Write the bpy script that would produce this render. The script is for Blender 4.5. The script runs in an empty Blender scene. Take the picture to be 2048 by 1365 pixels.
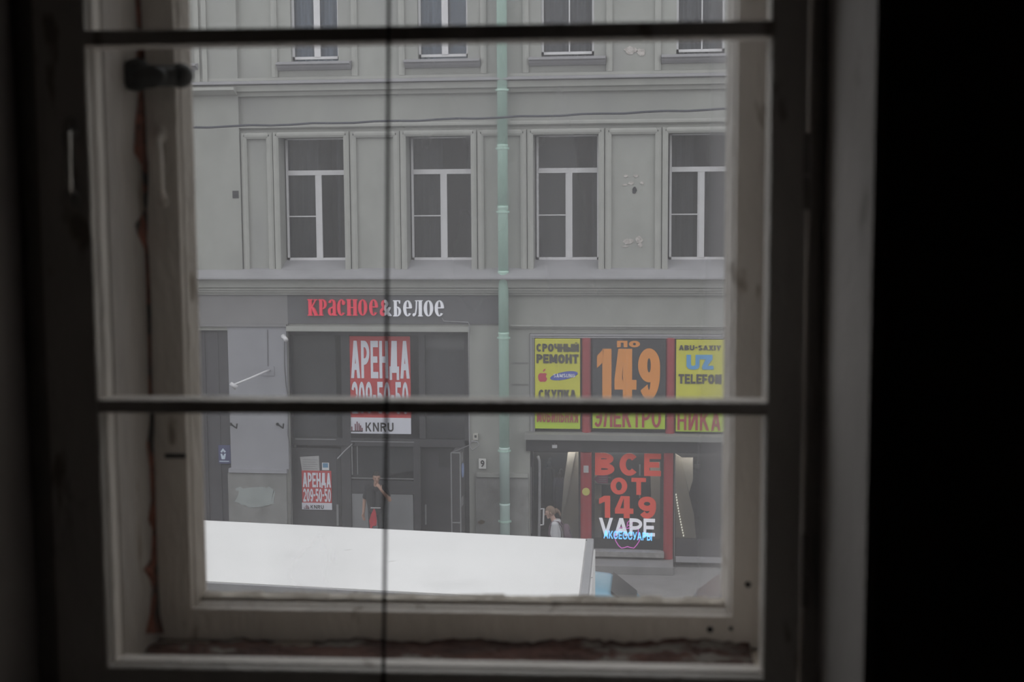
import bpy, bmesh, math, random
from mathutils import Vector, Matrix
rnd = random.Random(7)
scene = bpy.context.scene
COL = scene.collection
# ------------------------------------------------------------------ camera
FPX, CX, CY = 2600.0, 1024.0, 682.5
YAW, PITCH, ROLL, YW = [math.radians(a) for a in (-6.5, 5.59, -0.329, 2.70)]
CAMZ = 7.30
def cam_axes():
    cy, sy, cp, sp = math.cos(YAW), math.sin(YAW), math.cos(PITCH), math.sin(PITCH)
    f = Vector((sy*cp, cy*cp, -sp)); r = Vector((cy, -sy, 0)); u = r.cross(f)
    c, s = math.cos(ROLL), math.sin(ROLL)
    return r*c+u*s, u*c-r*s, f
CR, CU, CF = cam_axes()
cam_d = bpy.data.cameras.new('camera'); cam = bpy.data.objects.new('camera', cam_d); COL.objects.link(cam)
cam_d.sensor_width = 36.0; cam_d.lens = FPX/2048*36.0; cam_d.clip_start = 0.02; cam_d.clip_end = 300
m = Matrix((CR, CU, -CF)).transposed().to_4x4(); m.translation = (0, 0, CAMZ); cam.matrix_world = m
cam_d.dof.use_dof = True; cam_d.dof.focus_distance = 25.0; cam_d.dof.aperture_fstop = 6.3
scene.camera = cam
# ------------------------------------------------------------------ world: overcast daylight
w = bpy.data.worlds.new('overcast_sky'); scene.world = w; w.use_nodes = True
bg = w.node_tree.nodes['Background']; bg.inputs[0].default_value = (0.93, 0.935, 0.955, 1); bg.inputs[1].default_value = 1.0
vs = scene.view_settings
vs.view_transform = 'Standard'; vs.look = 'None'; vs.exposure = 0.82; vs.gamma = 1.0; vs.use_curve_mapping = False
cy_ = scene.cycles
cy_.max_bounces = 6; cy_.diffuse_bounces = 4; cy_.glossy_bounces = 2; cy_.transmission_bounces = 4; cy_.transparent_max_bounces = 12; cy_.caustics_reflective = False; cy_.caustics_refractive = False

# ------------------------------------------------------------------ pixel -> place (measuring the photograph)
def raydir(px, py): return CF + CR*((px-CX)/FPX) - CU*((py-CY)/FPX)
FY = 26.5
def P(px, py, Y=FY):                       # point on a plane parallel to the facade
    d = raydir(px, py); t = Y/d.y; return d.x*t, CAMZ+d.z*t
def PX(px, py=700, Y=FY): return P(px, py, Y)[0]
def PZ(py, px=900, Y=FY): return P(px, py, Y)[1]
def rect(x0, y0, x1, y1, Y=FY):            # -> X0, X1, Z0(bottom), Z1(top)
    xm, ym = (x0+x1)/2, (y0+y1)/2
    return PX(x0, ym, Y), PX(x1, ym, Y), PZ(y1, xm, Y), PZ(y0, xm, Y)
def onZ(px, py, z):                        # point on a level plane
    d = raydir(px, py); t = (z-CAMZ)/d.z; return Vector((d.x*t, d.y*t, z))
RW = Matrix.Rotation(YW, 4, 'Z'); RWI = Matrix.Rotation(-YW, 4, 'Z')
def I(px, py, Y):                          # point on a plane parallel to our window
    d = RWI.to_3x3() @ raydir(px, py); t = Y/d.y; return d.x*t, CAMZ+d.z*t

# ------------------------------------------------------------------ materials
def lin(c):
    return tuple(((v/255)/12.92 if v/255 <= 0.04045 else ((v/255+0.055)/1.055)**2.4) for v in c)
MATS = {}
def mat(name, col, rough=0.7, var=0.12, scale=3.0, stretch=(1, 1, 1), col2=None, thr=None, bump=0.0, bscale=40, metal=0.0, emit=0.0, spec=0.4):
    """procedural material: base colour broken by noise; optional second colour in patches"""
    if name in MATS: return MATS[name]
    mt = bpy.data.materials.new(name); mt.use_nodes = True; nt = mt.node_tree; N = nt.nodes; L = nt.links
    b = N['Principled BSDF']; b.inputs['Roughness'].default_value = rough; b.inputs['Metallic'].default_value = metal
    b.inputs['Specular IOR Level'].default_value = spec
    tc = N.new('ShaderNodeNewGeometry'); mp = N.new('ShaderNodeMapping'); mp.inputs['Scale'].default_value = stretch
    L.new(tc.outputs['Position'], mp.inputs['Vector'])
    nz = N.new('ShaderNodeTexNoise'); nz.inputs['Scale'].default_value = scale; nz.inputs['Detail'].default_value = 3; nz.inputs['Roughness'].default_value = 0.62
    L.new(mp.outputs[0], nz.inputs['Vector'])
    cr = N.new('ShaderNodeValToRGB'); e = cr.color_ramp.elements
    e[0].position = 0.3; e[1].position = 0.7
    e[0].color = (*[max(0, c*(1-var)) for c in col], 1); e[1].color = (*[min(1, c*(1+var)) for c in col], 1)
    L.new(nz.outputs['Fac'], cr.inputs[0]); out = cr.outputs[0]
    if col2 is not None:
        n2 = N.new('ShaderNodeTexNoise'); n2.inputs['Scale'].default_value = thr[1]; n2.inputs['Detail'].default_value = 3
        L.new(mp.outputs[0], n2.inputs['Vector'])
        r2 = N.new('ShaderNodeValToRGB'); r2.color_ramp.elements[0].position = thr[0]; r2.color_ramp.elements[1].position = thr[0]+thr[2]
        L.new(n2.outputs['Fac'], r2.inputs[0])
        mx = N.new('ShaderNodeMix'); mx.data_type = 'RGBA'; L.new(r2.outputs[0], mx.inputs[0]); L.new(out, mx.inputs[6]); mx.inputs[7].default_value = (*col2, 1)
        out = mx.outputs[2]
    L.new(out, b.inputs['Base Color'])
    if emit:
        L.new(out, b.inputs['Emission Color']); b.inputs['Emission Strength'].default_value = emit
    if bump:
        n3 = N.new('ShaderNodeTexNoise'); n3.inputs['Scale'].default_value = bscale; n3.inputs['Detail'].default_value = 2
        L.new(mp.outputs[0], n3.inputs['Vector']); bp = N.new('ShaderNodeBump'); bp.inputs['Strength'].default_value = bump; bp.inputs['Distance'].default_value = 0.02
        L.new(n3.outputs['Fac'], bp.inputs['Height']); L.new(bp.outputs[0], b.inputs['Normal'])
    MATS[name] = mt; return mt
def glass_mat(name, dirt_lo, dirt_hi, dirt_col, scale=2.0, stretch=(1, 1, 1), tint=(0.97, 0.98, 0.98), gloss=0.6, trans=0.5, edge=None):
    """clear pane with a film of dirt that scatters daylight"""
    mt = bpy.data.materials.new(name); mt.use_nodes = True; nt = mt.node_tree; N = nt.nodes; L = nt.links
    N.remove(N['Principled BSDF']); o = N['Material Output']
    t = N.new('ShaderNodeBsdfTransparent'); t.inputs[0].default_value = (*tint, 1)
    g = N.new('ShaderNodeBsdfGlossy'); g.inputs['Roughness'].default_value = 0.04
    fr = N.new('ShaderNodeFresnel'); fr.inputs[0].default_value = 1.45
    mu = N.new('ShaderNodeMath'); mu.operation = 'MULTIPLY'; mu.inputs[1].default_value = gloss; L.new(fr.outputs[0], mu.inputs[0])
    m1 = N.new('ShaderNodeMixShader'); L.new(mu.outputs[0], m1.inputs[0]); L.new(t.outputs[0], m1.inputs[1]); L.new(g.outputs[0], m1.inputs[2])
    d = N.new('ShaderNodeBsdfDiffuse'); d.inputs[0].default_value = (*dirt_col, 1)
    tr = N.new('ShaderNodeBsdfTranslucent'); tr.inputs[0].default_value = (*dirt_col, 1)
    m2 = N.new('ShaderNodeMixShader'); m2.inputs[0].default_value = trans; L.new(d.outputs[0], m2.inputs[1]); L.new(tr.outputs[0], m2.inputs[2])
    ge = N.new('ShaderNodeNewGeometry'); mp = N.new('ShaderNodeMapping'); mp.inputs['Scale'].default_value = stretch; L.new(ge.outputs['Position'], mp.inputs[0])
    nz = N.new('ShaderNodeTexNoise'); nz.inputs['Scale'].default_value = scale; nz.inputs['Detail'].default_value = 3; L.new(mp.outputs[0], nz.inputs['Vector'])
    mr = N.new('ShaderNodeMapRange'); mr.inputs['From Min'].default_value = 0.32; mr.inputs['From Max'].default_value = 0.68
    mr.inputs['To Min'].default_value = dirt_lo; mr.inputs['To Max'].default_value = dirt_hi; L.new(nz.outputs['Fac'], mr.inputs['Value'])
    dirt = mr.outputs[0]
    if edge:                                # grime gathered along one edge of the pane
        sx = N.new('ShaderNodeSeparateXYZ'); L.new(ge.outputs['Position'], sx.inputs[0])
        er = N.new('ShaderNodeMapRange'); er.interpolation_type = 'SMOOTHSTEP'; er.inputs['From Min'].default_value = edge[0]; er.inputs['From Max'].default_value = edge[1]; er.inputs['To Max'].default_value = edge[2]; L.new(sx.outputs[0], er.inputs['Value'])
        ad = N.new('ShaderNodeMath'); ad.operation = 'ADD'; L.new(dirt, ad.inputs[0]); L.new(er.outputs[0], ad.inputs[1]); dirt = ad.outputs[0]
    m3 = N.new('ShaderNodeMixShader'); L.new(dirt, m3.inputs[0]); L.new(m1.outputs[0], m3.inputs[1]); L.new(m2.outputs[0], m3.inputs[2])
    L.new(m3.outputs[0], o.inputs['Surface']); MATS[name] = mt; return mt

# ------------------------------------------------------------------ mesh building
WL = {}                                     # world location of every object (no rotations used on parents)
class MB:
    def __init__(s): s.v = []; s.f = []
    def add(s, vs_, fs):
        n = len(s.v); s.v += [tuple(p) for p in vs_]; s.f += [tuple(i+n for i in f) for f in fs]; return s
    def box(s, x0, x1, y0, y1, z0, z1):
        return s.add([(x0,y0,z0),(x1,y0,z0),(x1,y1,z0),(x0,y1,z0),(x0,y0,z1),(x1,y0,z1),(x1,y1,z1),(x0,y1,z1)],
                     [(0,3,2,1),(4,5,6,7),(0,1,5,4),(1,2,6,5),(2,3,7,6),(3,0,4,7)])
    def prism(s, poly, y0, y1):             # poly in (x,z), counter-clockwise seen from -Y
        n = len(poly); a = [(p[0], y0, p[1]) for p in poly]+[(p[0], y1, p[1]) for p in poly]
        return s.add(a, [tuple(range(n)), tuple(range(2*n-1, n-1, -1))]+[(i, i+n, (i+1) % n+n, (i+1) % n) for i in range(n)])
    def bar_x(s, prof, x0, x1):             # prof in (y,z) swept along x
        n = len(prof); a = [(x0, p[0], p[1]) for p in prof]+[(x1, p[0], p[1]) for p in prof]
        return s.add(a, [tuple(range(n)), tuple(range(2*n-1, n-1, -1))]+[(i, i+n, (i+1) % n+n, (i+1) % n) for i in range(n)])
    def bar_z(s, prof, z0, z1):             # prof in (x,y) swept along z
        n = len(prof); a = [(p[0], p[1], z0) for p in prof]+[(p[0], p[1], z1) for p in prof]
        return s.add(a, [tuple(range(n)), tuple(range(2*n-1, n-1, -1))]+[(i, i+n, (i+1) % n+n, (i+1) % n) for i in range(n)])
    def tube(s, pts, r, seg=10, cap=True):
        pts = [Vector(p) for p in pts]; rs = r if isinstance(r, (list, tuple)) else [r]*len(pts); n0 = len(s.v); up = None
        for i, p in enumerate(pts):
            t = (pts[min(i+1, len(pts)-1)]-pts[max(i-1, 0)]).normalized()
            if up is None: up = t.orthogonal().normalized()
            up = (up-t*up.dot(t)).normalized(); b = t.cross(up)
            s.v += [tuple(p+(up*math.cos(2*math.pi*k/seg)+b*math.sin(2*math.pi*k/seg))*rs[i]) for k in range(seg)]
        for i in range(len(pts)-1):
            for k in range(seg):
                a = n0+i*seg+k; c = n0+i*seg+(k+1) % seg; s.f.append((a, c, c+seg, a+seg))
        if cap: s.f.append(tuple(n0+k for k in reversed(range(seg)))); s.f.append(tuple(n0+(len(pts)-1)*seg+k for k in range(seg)))
        return s
    def ball(s, c, r, sx=1, sy=1, sz=1, nu=12, nv=8):
        n0 = len(s.v); c = Vector(c)
        for j in range(1, nv):
            th = math.pi*j/nv
            for i in range(nu):
                a = 2*math.pi*i/nu; s.v.append((c.x+r*sx*math.sin(th)*math.cos(a), c.y+r*sy*math.sin(th)*math.sin(a), c.z+r*sz*math.cos(th)))
        t = len(s.v); s.v.append((c.x, c.y, c.z+r*sz)); s.v.append((c.x, c.y, c.z-r*sz))
        for j in range(nv-2):
            for i in range(nu):
                a = n0+j*nu+i; b = n0+j*nu+(i+1) % nu; s.f.append((a, a+nu, b+nu, b))
        for i in range(nu):
            s.f.append((t, n0+i, n0+(i+1) % nu)); s.f.append((t+1, n0+(nv-2)*nu+(i+1) % nu, n0+(nv-2)*nu+i))
        return s
    def xf(s, M): s.v = [tuple(M @ Vector(p)) for p in s.v]; return s
    def build(s, name, material, parent=None, smooth=False, bevel=0.0, fix=True):
        lo = [min(p[k] for p in s.v) for k in range(3)]; hi = [max(p[k] for p in s.v) for k in range(3)]
        c = Vector(((lo[0]+hi[0])/2, (lo[1]+hi[1])/2, lo[2]))
        me = bpy.data.meshes.new(name); me.from_pydata([tuple(Vector(p)-c) for p in s.v], [], s.f)
        if fix:
            bm = bmesh.new(); bm.from_mesh(me); bmesh.ops.recalc_face_normals(bm, faces=bm.faces); bm.to_mesh(me); bm.free()
        if smooth: me.shade_smooth() if hasattr(me, 'shade_smooth') else None
        if smooth:
            for p in me.polygons: p.use_smooth = True
        return link(name, me, material, parent, c, bevel)
def link(name, me, material, parent, c, bevel=0.0):
    o = bpy.data.objects.new(name, me); COL.objects.link(o)
    if material is not None and not me.materials: me.materials.append(material)
    o.location = Vector(c)-(WL[parent.name] if parent else Vector((0, 0, 0)))
    if parent: o.parent = parent
    WL[o.name] = Vector(c)
    if bevel:
        bv = o.modifiers.new('bevel', 'BEVEL'); bv.width = bevel; bv.segments = 2; bv.limit_method = 'ANGLE'
    return o
def tag(o, label=None, cat=None, group=None, kind=None):
    if label: o['label'] = label
    if cat: o['category'] = cat
    if group: o['group'] = group
    if kind: o['kind'] = kind
    return o
def empty(name, loc, label=None, cat=None, group=None, kind=None, parent=None):
    o = bpy.data.objects.new(name, None); COL.objects.link(o); loc = Vector(loc); WL[o.name] = loc; o.empty_display_size = 0.1
    o.location = loc-(WL[parent.name] if parent else Vector((0, 0, 0)))
    if parent: o.parent = parent
    return tag(o, label, cat, group, kind)
def wall_mesh(mb, x0, x1, z0, z1, holes, yf, yb):
    """front and back faces with rectangular holes (x0,x1,z0,z1) and their reveals"""
    xs = sorted({x0, x1, *[h[0] for h in holes], *[h[1] for h in holes]}); zs = sorted({z0, z1, *[h[2] for h in holes], *[h[3] for h in holes]})
    xs = [x for x in xs if x0 <= x <= x1]; zs = [z for z in zs if z0 <= z <= z1]
    solid = lambda i, j: 0 <= i < len(xs)-1 and 0 <= j < len(zs)-1 and not any(h[0] < (xs[i]+xs[i+1])/2 < h[1] and h[2] < (zs[j]+zs[j+1])/2 < h[3] for h in holes)
    vi = {}
    def V(i, j, k):
        if (i, j, k) not in vi: vi[(i, j, k)] = len(mb.v); mb.v.append((xs[i], yb if k else yf, zs[j]))
        return vi[(i, j, k)]
    for i in range(len(xs)-1):
        for j in range(len(zs)-1):
            if not solid(i, j): continue
            mb.f.append((V(i,j,0), V(i+1,j,0), V(i+1,j+1,0), V(i,j+1,0))); mb.f.append((V(i,j,1), V(i,j+1,1), V(i+1,j+1,1), V(i+1,j,1)))
            if not solid(i-1, j): mb.f.append((V(i,j,0), V(i,j+1,0), V(i,j+1,1), V(i,j,1)))
            if not solid(i+1, j): mb.f.append((V(i+1,j,0), V(i+1,j,1), V(i+1,j+1,1), V(i+1,j+1,0)))
            if not solid(i, j-1): mb.f.append((V(i,j,0), V(i,j,1), V(i+1,j,1), V(i+1,j,0)))
            if not solid(i, j+1): mb.f.append((V(i,j+1,0), V(i+1,j+1,0), V(i+1,j+1,1), V(i,j+1,1)))
    return mb
def bx(name, m_, parent, X0, X1, Y0, Y1, Z0, Z1, bevel=0.0): return MB().box(X0, X1, Y0, Y1, Z0, Z1).build(name, m_, parent, bevel=bevel)
def tri_normals(me):
    bm = bmesh.new(); bm.from_mesh(me); bmesh.ops.recalc_face_normals(bm, faces=bm.faces); bm.to_mesh(me); bm.free()
def text_verts(s, bold=0.0, spacing=1.0, depth=0.05, neon=0.0):
    c = bpy.data.curves.new('t', 'FONT'); c.body = s; c.offset = bold; c.space_character = spacing; c.resolution_u = 3
    if neon: c.fill_mode = 'NONE'; c.bevel_depth = neon; c.bevel_resolution = 1
    else: c.extrude = depth
    o = bpy.data.objects.new('t', c); COL.objects.link(o); bpy.context.view_layer.update()
    me = bpy.data.meshes.new_from_object(o.evaluated_get(bpy.context.evaluated_depsgraph_get()))
    v = [tuple(p.co) for p in me.vertices]; f = [tuple(p.vertices) for p in me.polygons]
    bpy.data.objects.remove(o); bpy.data.curves.remove(c); bpy.data.meshes.remove(me); return v, f
def text(s, R, Y, m_, parent, name='lettering', bold=0.03, spacing=1.0, depth=0.012, neon=0.0, shear=0.0):
    """words fitted into rectangle R=(X0,X1,Z0,Z1), standing proud of plane Y towards the street"""
    v, f = text_verts(s, bold, spacing, neon=neon)
    x0 = min(p[0] for p in v); x1 = max(p[0] for p in v); y0 = min(p[1] for p in v); y1 = max(p[1] for p in v); zz = [p[2] for p in v]; z0, z1 = min(zz), max(zz)
    mb = MB()
    mb.v = [(R[0]+(p[0]-x0)/(x1-x0)*(R[1]-R[0]), Y-depth*(p[2]-z0)/(z1-z0), R[2]+(p[1]-y0)/(y1-y0)*(R[3]-R[2])+shear*((p[0]-x0)/(x1-x0)-0.5)) for p in v]; mb.f = f
    return mb.build(name, m_, parent, fix=True)

# ------------------------------------------------------------------ heavy sans alphabet for the shop signs (unit box, t = stem, h = bar)
def arcp(cx, cy, rx, ry, a0, a1, wh, wv, n=14):
    o = []; i = []
    for k in range(n+1):
        a = math.radians(a0+(a1-a0)*k/n); o.append((cx+rx*math.cos(a), cy+ry*math.sin(a))); i.append((cx+max(0.01, rx-wh)*math.cos(a), cy+max(0.01, ry-wv)*math.sin(a)))
    return [[o[k], o[k+1], i[k+1], i[k]] for k in range(n)]
def rc_(x0, x1, y0, y1): return [(x0, y0), (x1, y0), (x1, y1), (x0, y1)]
def sans(ch, t, h):
    L_ = rc_(0, t, 0, 1); Rr = rc_(1-t, 1, 0, 1); T_ = rc_(0, 1, 1-h, 1); B_ = rc_(0, 1, 0, h); M_ = rc_(0, 1, 0.5-h/2, 0.5+h/2)
    ring = arcp(0.5, 0.5, 0.5, 0.5, 0, 360, t, h, 28); bowl = lambda cy, ry, x0=0.4, rx=0.6: arcp(x0, cy, rx, ry, -90, 90, t, h)+[rc_(t*0.5, x0+0.01, cy+ry-h, cy+ry), rc_(t*0.5, x0+0.01, cy-ry, cy-ry+h)]
    dg = lambda x0, y0, x1, y1, w_: [(x0, y0), (x0+w_, y0), (x1+w_, y1), (x1, y1)]
    G = {
     'A': (1.05, [dg(0, 0, 0.5-t*0.55, 1, t), dg(1-t, 0, 0.5-t*0.45, 1, t), rc_(0.22, 0.78, 0.22, 0.22+h)]),
     'B': (1.0, [L_]+bowl(0.735, 0.265, 0.40, 0.55)+bowl(0.28, 0.28)), 'C': (1.0, arcp(0.5, 0.5, 0.5, 0.5, 42, 318, t, h, 24)),
     'E': (0.86, [L_, T_, B_, rc_(0, 0.9, 0.5-h/2, 0.5+h/2)]), 'F': (0.82, [L_, T_, rc_(0, 0.88, 0.48-h/2, 0.48+h/2)]), 'H': (1.0, [L_, Rr, M_]),
     'I': (0.34, [rc_(0, 1, 0, 1)]), 'L': (0.80, [L_, B_]), 'O': (1.06, ring), 'P': (0.95, [L_]+bowl(0.68, 0.32)), 'T': (0.92, [T_, rc_(0.5-t/2, 0.5+t/2, 0, 1)]),
     'M': (1.25, [rc_(0, t*0.82, 0, 1), rc_(1-t*0.82, 1, 0, 1), dg(0, 1, 0.5-t*0.45, 0.12, t*0.9), dg(1-t*0.9, 1, 0.5-t*0.45, 0.12, t*0.9)]),
     'N': (1.05, [L_, Rr, dg(0, 1, 1-t*1.1, 0, t*1.1)]), 'И': (1.05, [L_, Rr, dg(0, 0, 1-t*1.1, 1, t*1.1)]),
     'К': (1.02, [L_, dg(t*0.6, 0.45, 1-t*1.2, 1, t*1.15), dg(1-t*1.15, 0, t*0.9, 0.62, t*1.15)]),
     'П': (1.0, [L_, Rr, T_]), 'Р': (0.95, [L_]+bowl(0.68, 0.32)), 'В': (1.0, [L_]+bowl(0.735, 0.265, 0.40, 0.55)+bowl(0.28, 0.28)),
     'Б': (1.0, [L_, rc_(0, 0.9, 1-h, 1)]+bowl(0.31, 0.31)), 'Ь': (0.95, [L_]+bowl(0.31, 0.31)), 'Ы': (1.30, [rc_(0, t*0.78, 0, 1), rc_(1-t*0.78, 1, 0, 1)]+[[(x*0.70, y) for x, y in p] for p in bowl(0.31, 0.31)]),
     'Ч': (0.98, [Rr]+arcp(0.5, 0.72, 0.5, 0.34, 180, 275, t, h)+[rc_(0, t, 0.72, 1), rc_(0.48, 1, 0.38, 0.38+h)]), 'Л': (1.02, [Rr, rc_(0.25, 1, 1-h, 1), [(0, 0), (t, 0.02), (0.25+t, 1), (0.25, 1)]]),
     'Д': (1.10, [rc_(0.78-t, 0.80, 0.15, 1), rc_(0.24, 0.80, 1-h, 1), [(0.10, 0.15), (0.10+t, 0.15), (0.25+t, 1), (0.25, 1)], rc_(0, 1, 0.15, 0.15+h), rc_(0, t*0.8, -0.04, 0.2), rc_(1-t*0.8, 1, -0.04, 0.2)]),
     'Э': (1.0, arcp(0.5, 0.5, 0.5, 0.5, -138, 138, t, h, 24)+[rc_(0.3, 1-t*0.5, 0.5-h/2, 0.5+h/2)]), 'Я': (1.0, [Rr]+[[(1-x, y) for x, y in p] for p in bowl(0.70, 0.30)]+[dg(0, 0, 0.35, 0.45, t*1.15)]),
     'У': (1.0, [dg(0, 1, 0.5-t*0.4, 0.34, t), [(0.12, 0), (0.12+t, 0), (1, 1), (1-t, 1)]]), 'Y': (1.0, [dg(0, 1, 0.5-t/2, 0.42, t), dg(1-t, 1, 0.5-t/2, 0.42, t), rc_(0.5-t/2, 0.5+t/2, 0, 0.46)]),
     'X': (1.0, [dg(0, 0, 1-t*1.15, 1, t*1.15), dg(1-t*1.15, 0, 0, 1, t*1.15)]), 'U': (1.0, arcp(0.5, 0.36, 0.5, 0.36, 180, 360, t, h, 18)+[rc_(0, t, 0.35, 1), rc_(1-t, 1, 0.35, 1)]),
     'V': (1.05, [dg(0, 1, 0.5-t*0.5, 0, t), dg(1-t, 1, 0.5-t*0.5, 0, t)]), 'K': (1.02, [L_, dg(t*0.6, 0.40, 1-t*1.2, 1, t*1.15), dg(1-t*1.15, 0, t*0.9, 0.62, t*1.15)]),
     'R': (1.0, [L_]+bowl(0.70, 0.30)+[dg(1-t*1.15, 0, 0.40, 0.45, t*1.15)]), 'S': (0.95, arcp(0.5, 0.74, 0.5, 0.26, 30, 270, t, h, 16)+arcp(0.5, 0.26, 0.5, 0.26, -150, 90, t, h, 16)),
     'G': (1.05, arcp(0.5, 0.5, 0.5, 0.5, 42, 330, t, h, 24)+[rc_(0.55, 1, 0.42, 0.42+h), rc_(1-t, 1, 0.10, 0.5)]),
     '0': (0.95, ring), '1': (0.62, [rc_(1-t*1.5, 1, 0, 1), [(0, 0.62), (1-t*1.4, 0.74), (1-t*1.4, 1), (0.45, 1), (0, 0.86)]]),
     '4': (1.02, [rc_(0.80-t, 0.80, 0, 1), rc_(0, 1, 0.20, 0.20+h), [(0, 0.22), (t*0.8, 0.36), (0.80-t*0.9, 1), (0.80-t*1.5, 1), (0, 0.40)]]),
     '9': (0.98, arcp(0.5, 0.67, 0.5, 0.33, 0, 360, t, h, 24)+arcp(0.5, 0.5, 0.5, 0.5, -140, 8, t, h, 16)+[rc_(1-t, 1, 0.5, 0.68)]),
     '2': (0.95, arcp(0.5, 0.70, 0.5, 0.30, -30, 170, t, h, 16)+[B_, [(0, h*0.5), (t*1.2, h*0.8), (0.97, 0.58), (0.85-t*0.5, 0.56)]]),
     '5': (0.95, arcp(0.48, 0.33, 0.52, 0.33, -150, 120, t, h, 18)+[rc_(0.08, 0.95, 1-h, 1), rc_(0.08, 0.08+t*0.9, 0.48, 1), rc_(0.08, 0.4, 0.50, 0.50+h*0.9)]), '-': (0.5, [rc_(0.05, 0.95, 0.42, 0.42+h)]),
    }
    G['Й'] = (1.05, G['И'][1]+[[(0.30, 1.10), (0.70, 1.10), (0.66, 1.17), (0.34, 1.17)]])
    return G[{'А': 'A', 'С': 'C', 'Е': 'E', 'Н': 'H', 'О': 'O', 'Т': 'T', 'М': 'M'}.get(ch, ch)]
def word(s_, R, Y, m_, parent, t=0.30, h=0.22, gap=0.10, depth=0.012, name='lettering', wide=1.0):
    """heavy block letters set to fill rectangle R, standing proud of plane Y"""
    gl = [sans(c, min(0.48, t/(0.62 if c == 'I' else 1)), h) for c in s_]; tot = sum(g[0] for g in gl)+gap*(len(gl)-1); k = (R[1]-R[0])/tot; x = R[0]; H_ = R[3]-R[2]; mb = MB()
    for w_, polys in gl:
        for j, p in enumerate(polys): mb.prism([(x+a*w_*k, R[2]+b*H_) for a, b in p], Y-depth-0.0006*(j % 7)-0.0003*(j//7), Y)
        x += (w_+gap)*k
    return mb.build(name, m_, parent)
# ------------------------------------------------------------------ palette
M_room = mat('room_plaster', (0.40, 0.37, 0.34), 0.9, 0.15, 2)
M_plaster = mat('embrasure_plaster', (0.52, 0.485, 0.46), 0.85, 0.08, 4, col2=(0.34, 0.31, 0.28), thr=(0.64, 9, 0.05), bump=0.15)
M_ext = mat('exterior_plaster', (0.46, 0.44, 0.40), 0.9, 0.15, 1.2)
M_paint = mat('old_white_paint', (0.72, 0.675, 0.63), 0.55, 0.10, 9, (1, 1, 0.35), col2=(0.36, 0.31, 0.26), thr=(0.655, 26, 0.06), bump=0.25, bscale=60)
M_putty = mat('cream_putty', (0.74, 0.68, 0.60), 0.6, 0.12, 14, col2=(0.20, 0.16, 0.13), thr=(0.67, 30, 0.05), bump=0.3, bscale=80)
M_dust = mat('dusty_paint', (0.50, 0.44, 0.37), 0.8, 0.25, 12, (0.4, 1, 1), col2=(0.13, 0.11, 0.09), thr=(0.63, 22, 0.08), bump=0.4, bscale=50)
M_peel = mat('bare_red_wood', (0.20, 0.068, 0.042), 0.9, 0.5, 40, col2=(0.03, 0.026, 0.024), thr=(0.53, 35, 0.06), bump=0.6, bscale=90)
M_rot = mat('rotten_dark_wood', (0.075, 0.034, 0.026), 0.95, 0.6, 30, (0.45, 1, 1), col2=(0.20, 0.18, 0.16), thr=(0.535, 34, 0.08), bump=0.6, bscale=90)
M_jamb = mat('shaded_jamb_paint', (0.38, 0.35, 0.325), 0.6, 0.14, 7, (1, 1, 0.3), col2=(0.24, 0.20, 0.16), thr=(0.64, 24, 0.06), bump=0.3, bscale=60)  # the left jamb's shade is put into this darker paint colour
M_iron = mat('black_iron', (0.012, 0.013, 0.013), 0.5, 0.2, 40)
M_cord = mat('dark_cord', (0.03, 0.027, 0.025), 0.9, 0.2, 80)
M_wood = mat('floor_boards', (0.08, 0.05, 0.035), 0.6, 0.3, 6, (8, 0.5, 1))
XDIRT = [(RW @ Vector((I(p_, 700, 1.68)[0], 1.68, 0))).x for p_ in (1385, 1447)]
G_out = glass_mat('dirty_outer_glass', 0.215, 0.305, (0.79, 0.785, 0.82), 5.0, (1.3, 1, 0.5), trans=0.55, edge=(XDIRT[0], XDIRT[1], 0.15))
G_in = glass_mat('dusty_inner_glass', 0.008, 0.035, (0.75, 0.73, 0.70), 4.0, (1, 1, 0.5), trans=0.5)

# ------------------------------------------------------------------ our side: room, embrasure, double window
def itag(mb): return mb.xf(RW)
YF, YB, YG = 1.35, 1.405, 1.372              # inner sash
YO, YOB, YOG = 1.65, 1.705, 1.680            # outer sash
YWALL, YEXT = 1.12, 1.80
xl, xr = I(193, 720, YF)[0], I(1535, 720, YF)[0]
xol, xor_ = I(92, 700, YF)[0], I(1607, 700, YF)[0]
zb = I(860, 1347, YF)[1]
m2a, m2b = I(860, 830, YF)[1], I(860, 803, YF)[1]
m1a, m1b = I(860, 82, YF)[1], I(860, 50, YF)[1]
ZT = m1b+0.86                                # top of the glass
xe0, xe1 = xol-0.028, I(1650, 700, YF)[0]    # embrasure sides
zsill, zhead = zb-0.075, ZT+0.10
mb = wall_mesh(MB(), -17, 17, 0.0, 17.0, [(xe0, xe1, zsill, zhead)], YWALL+0.02, YEXT)
tag(itag(mb).build('wall_front', M_ext), 'thick outer wall that the old window is set into', kind='structure')
# unseen wall block added right of the window to keep skylight off the jamb
tag(itag(MB().box(0.50, 9.0, YEXT, YEXT+1.3, 0.0, 17.0)).build('added_shade_wall', M_ext), 'unseen wall block added outside to shade the left side of the window', kind='structure')
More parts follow.
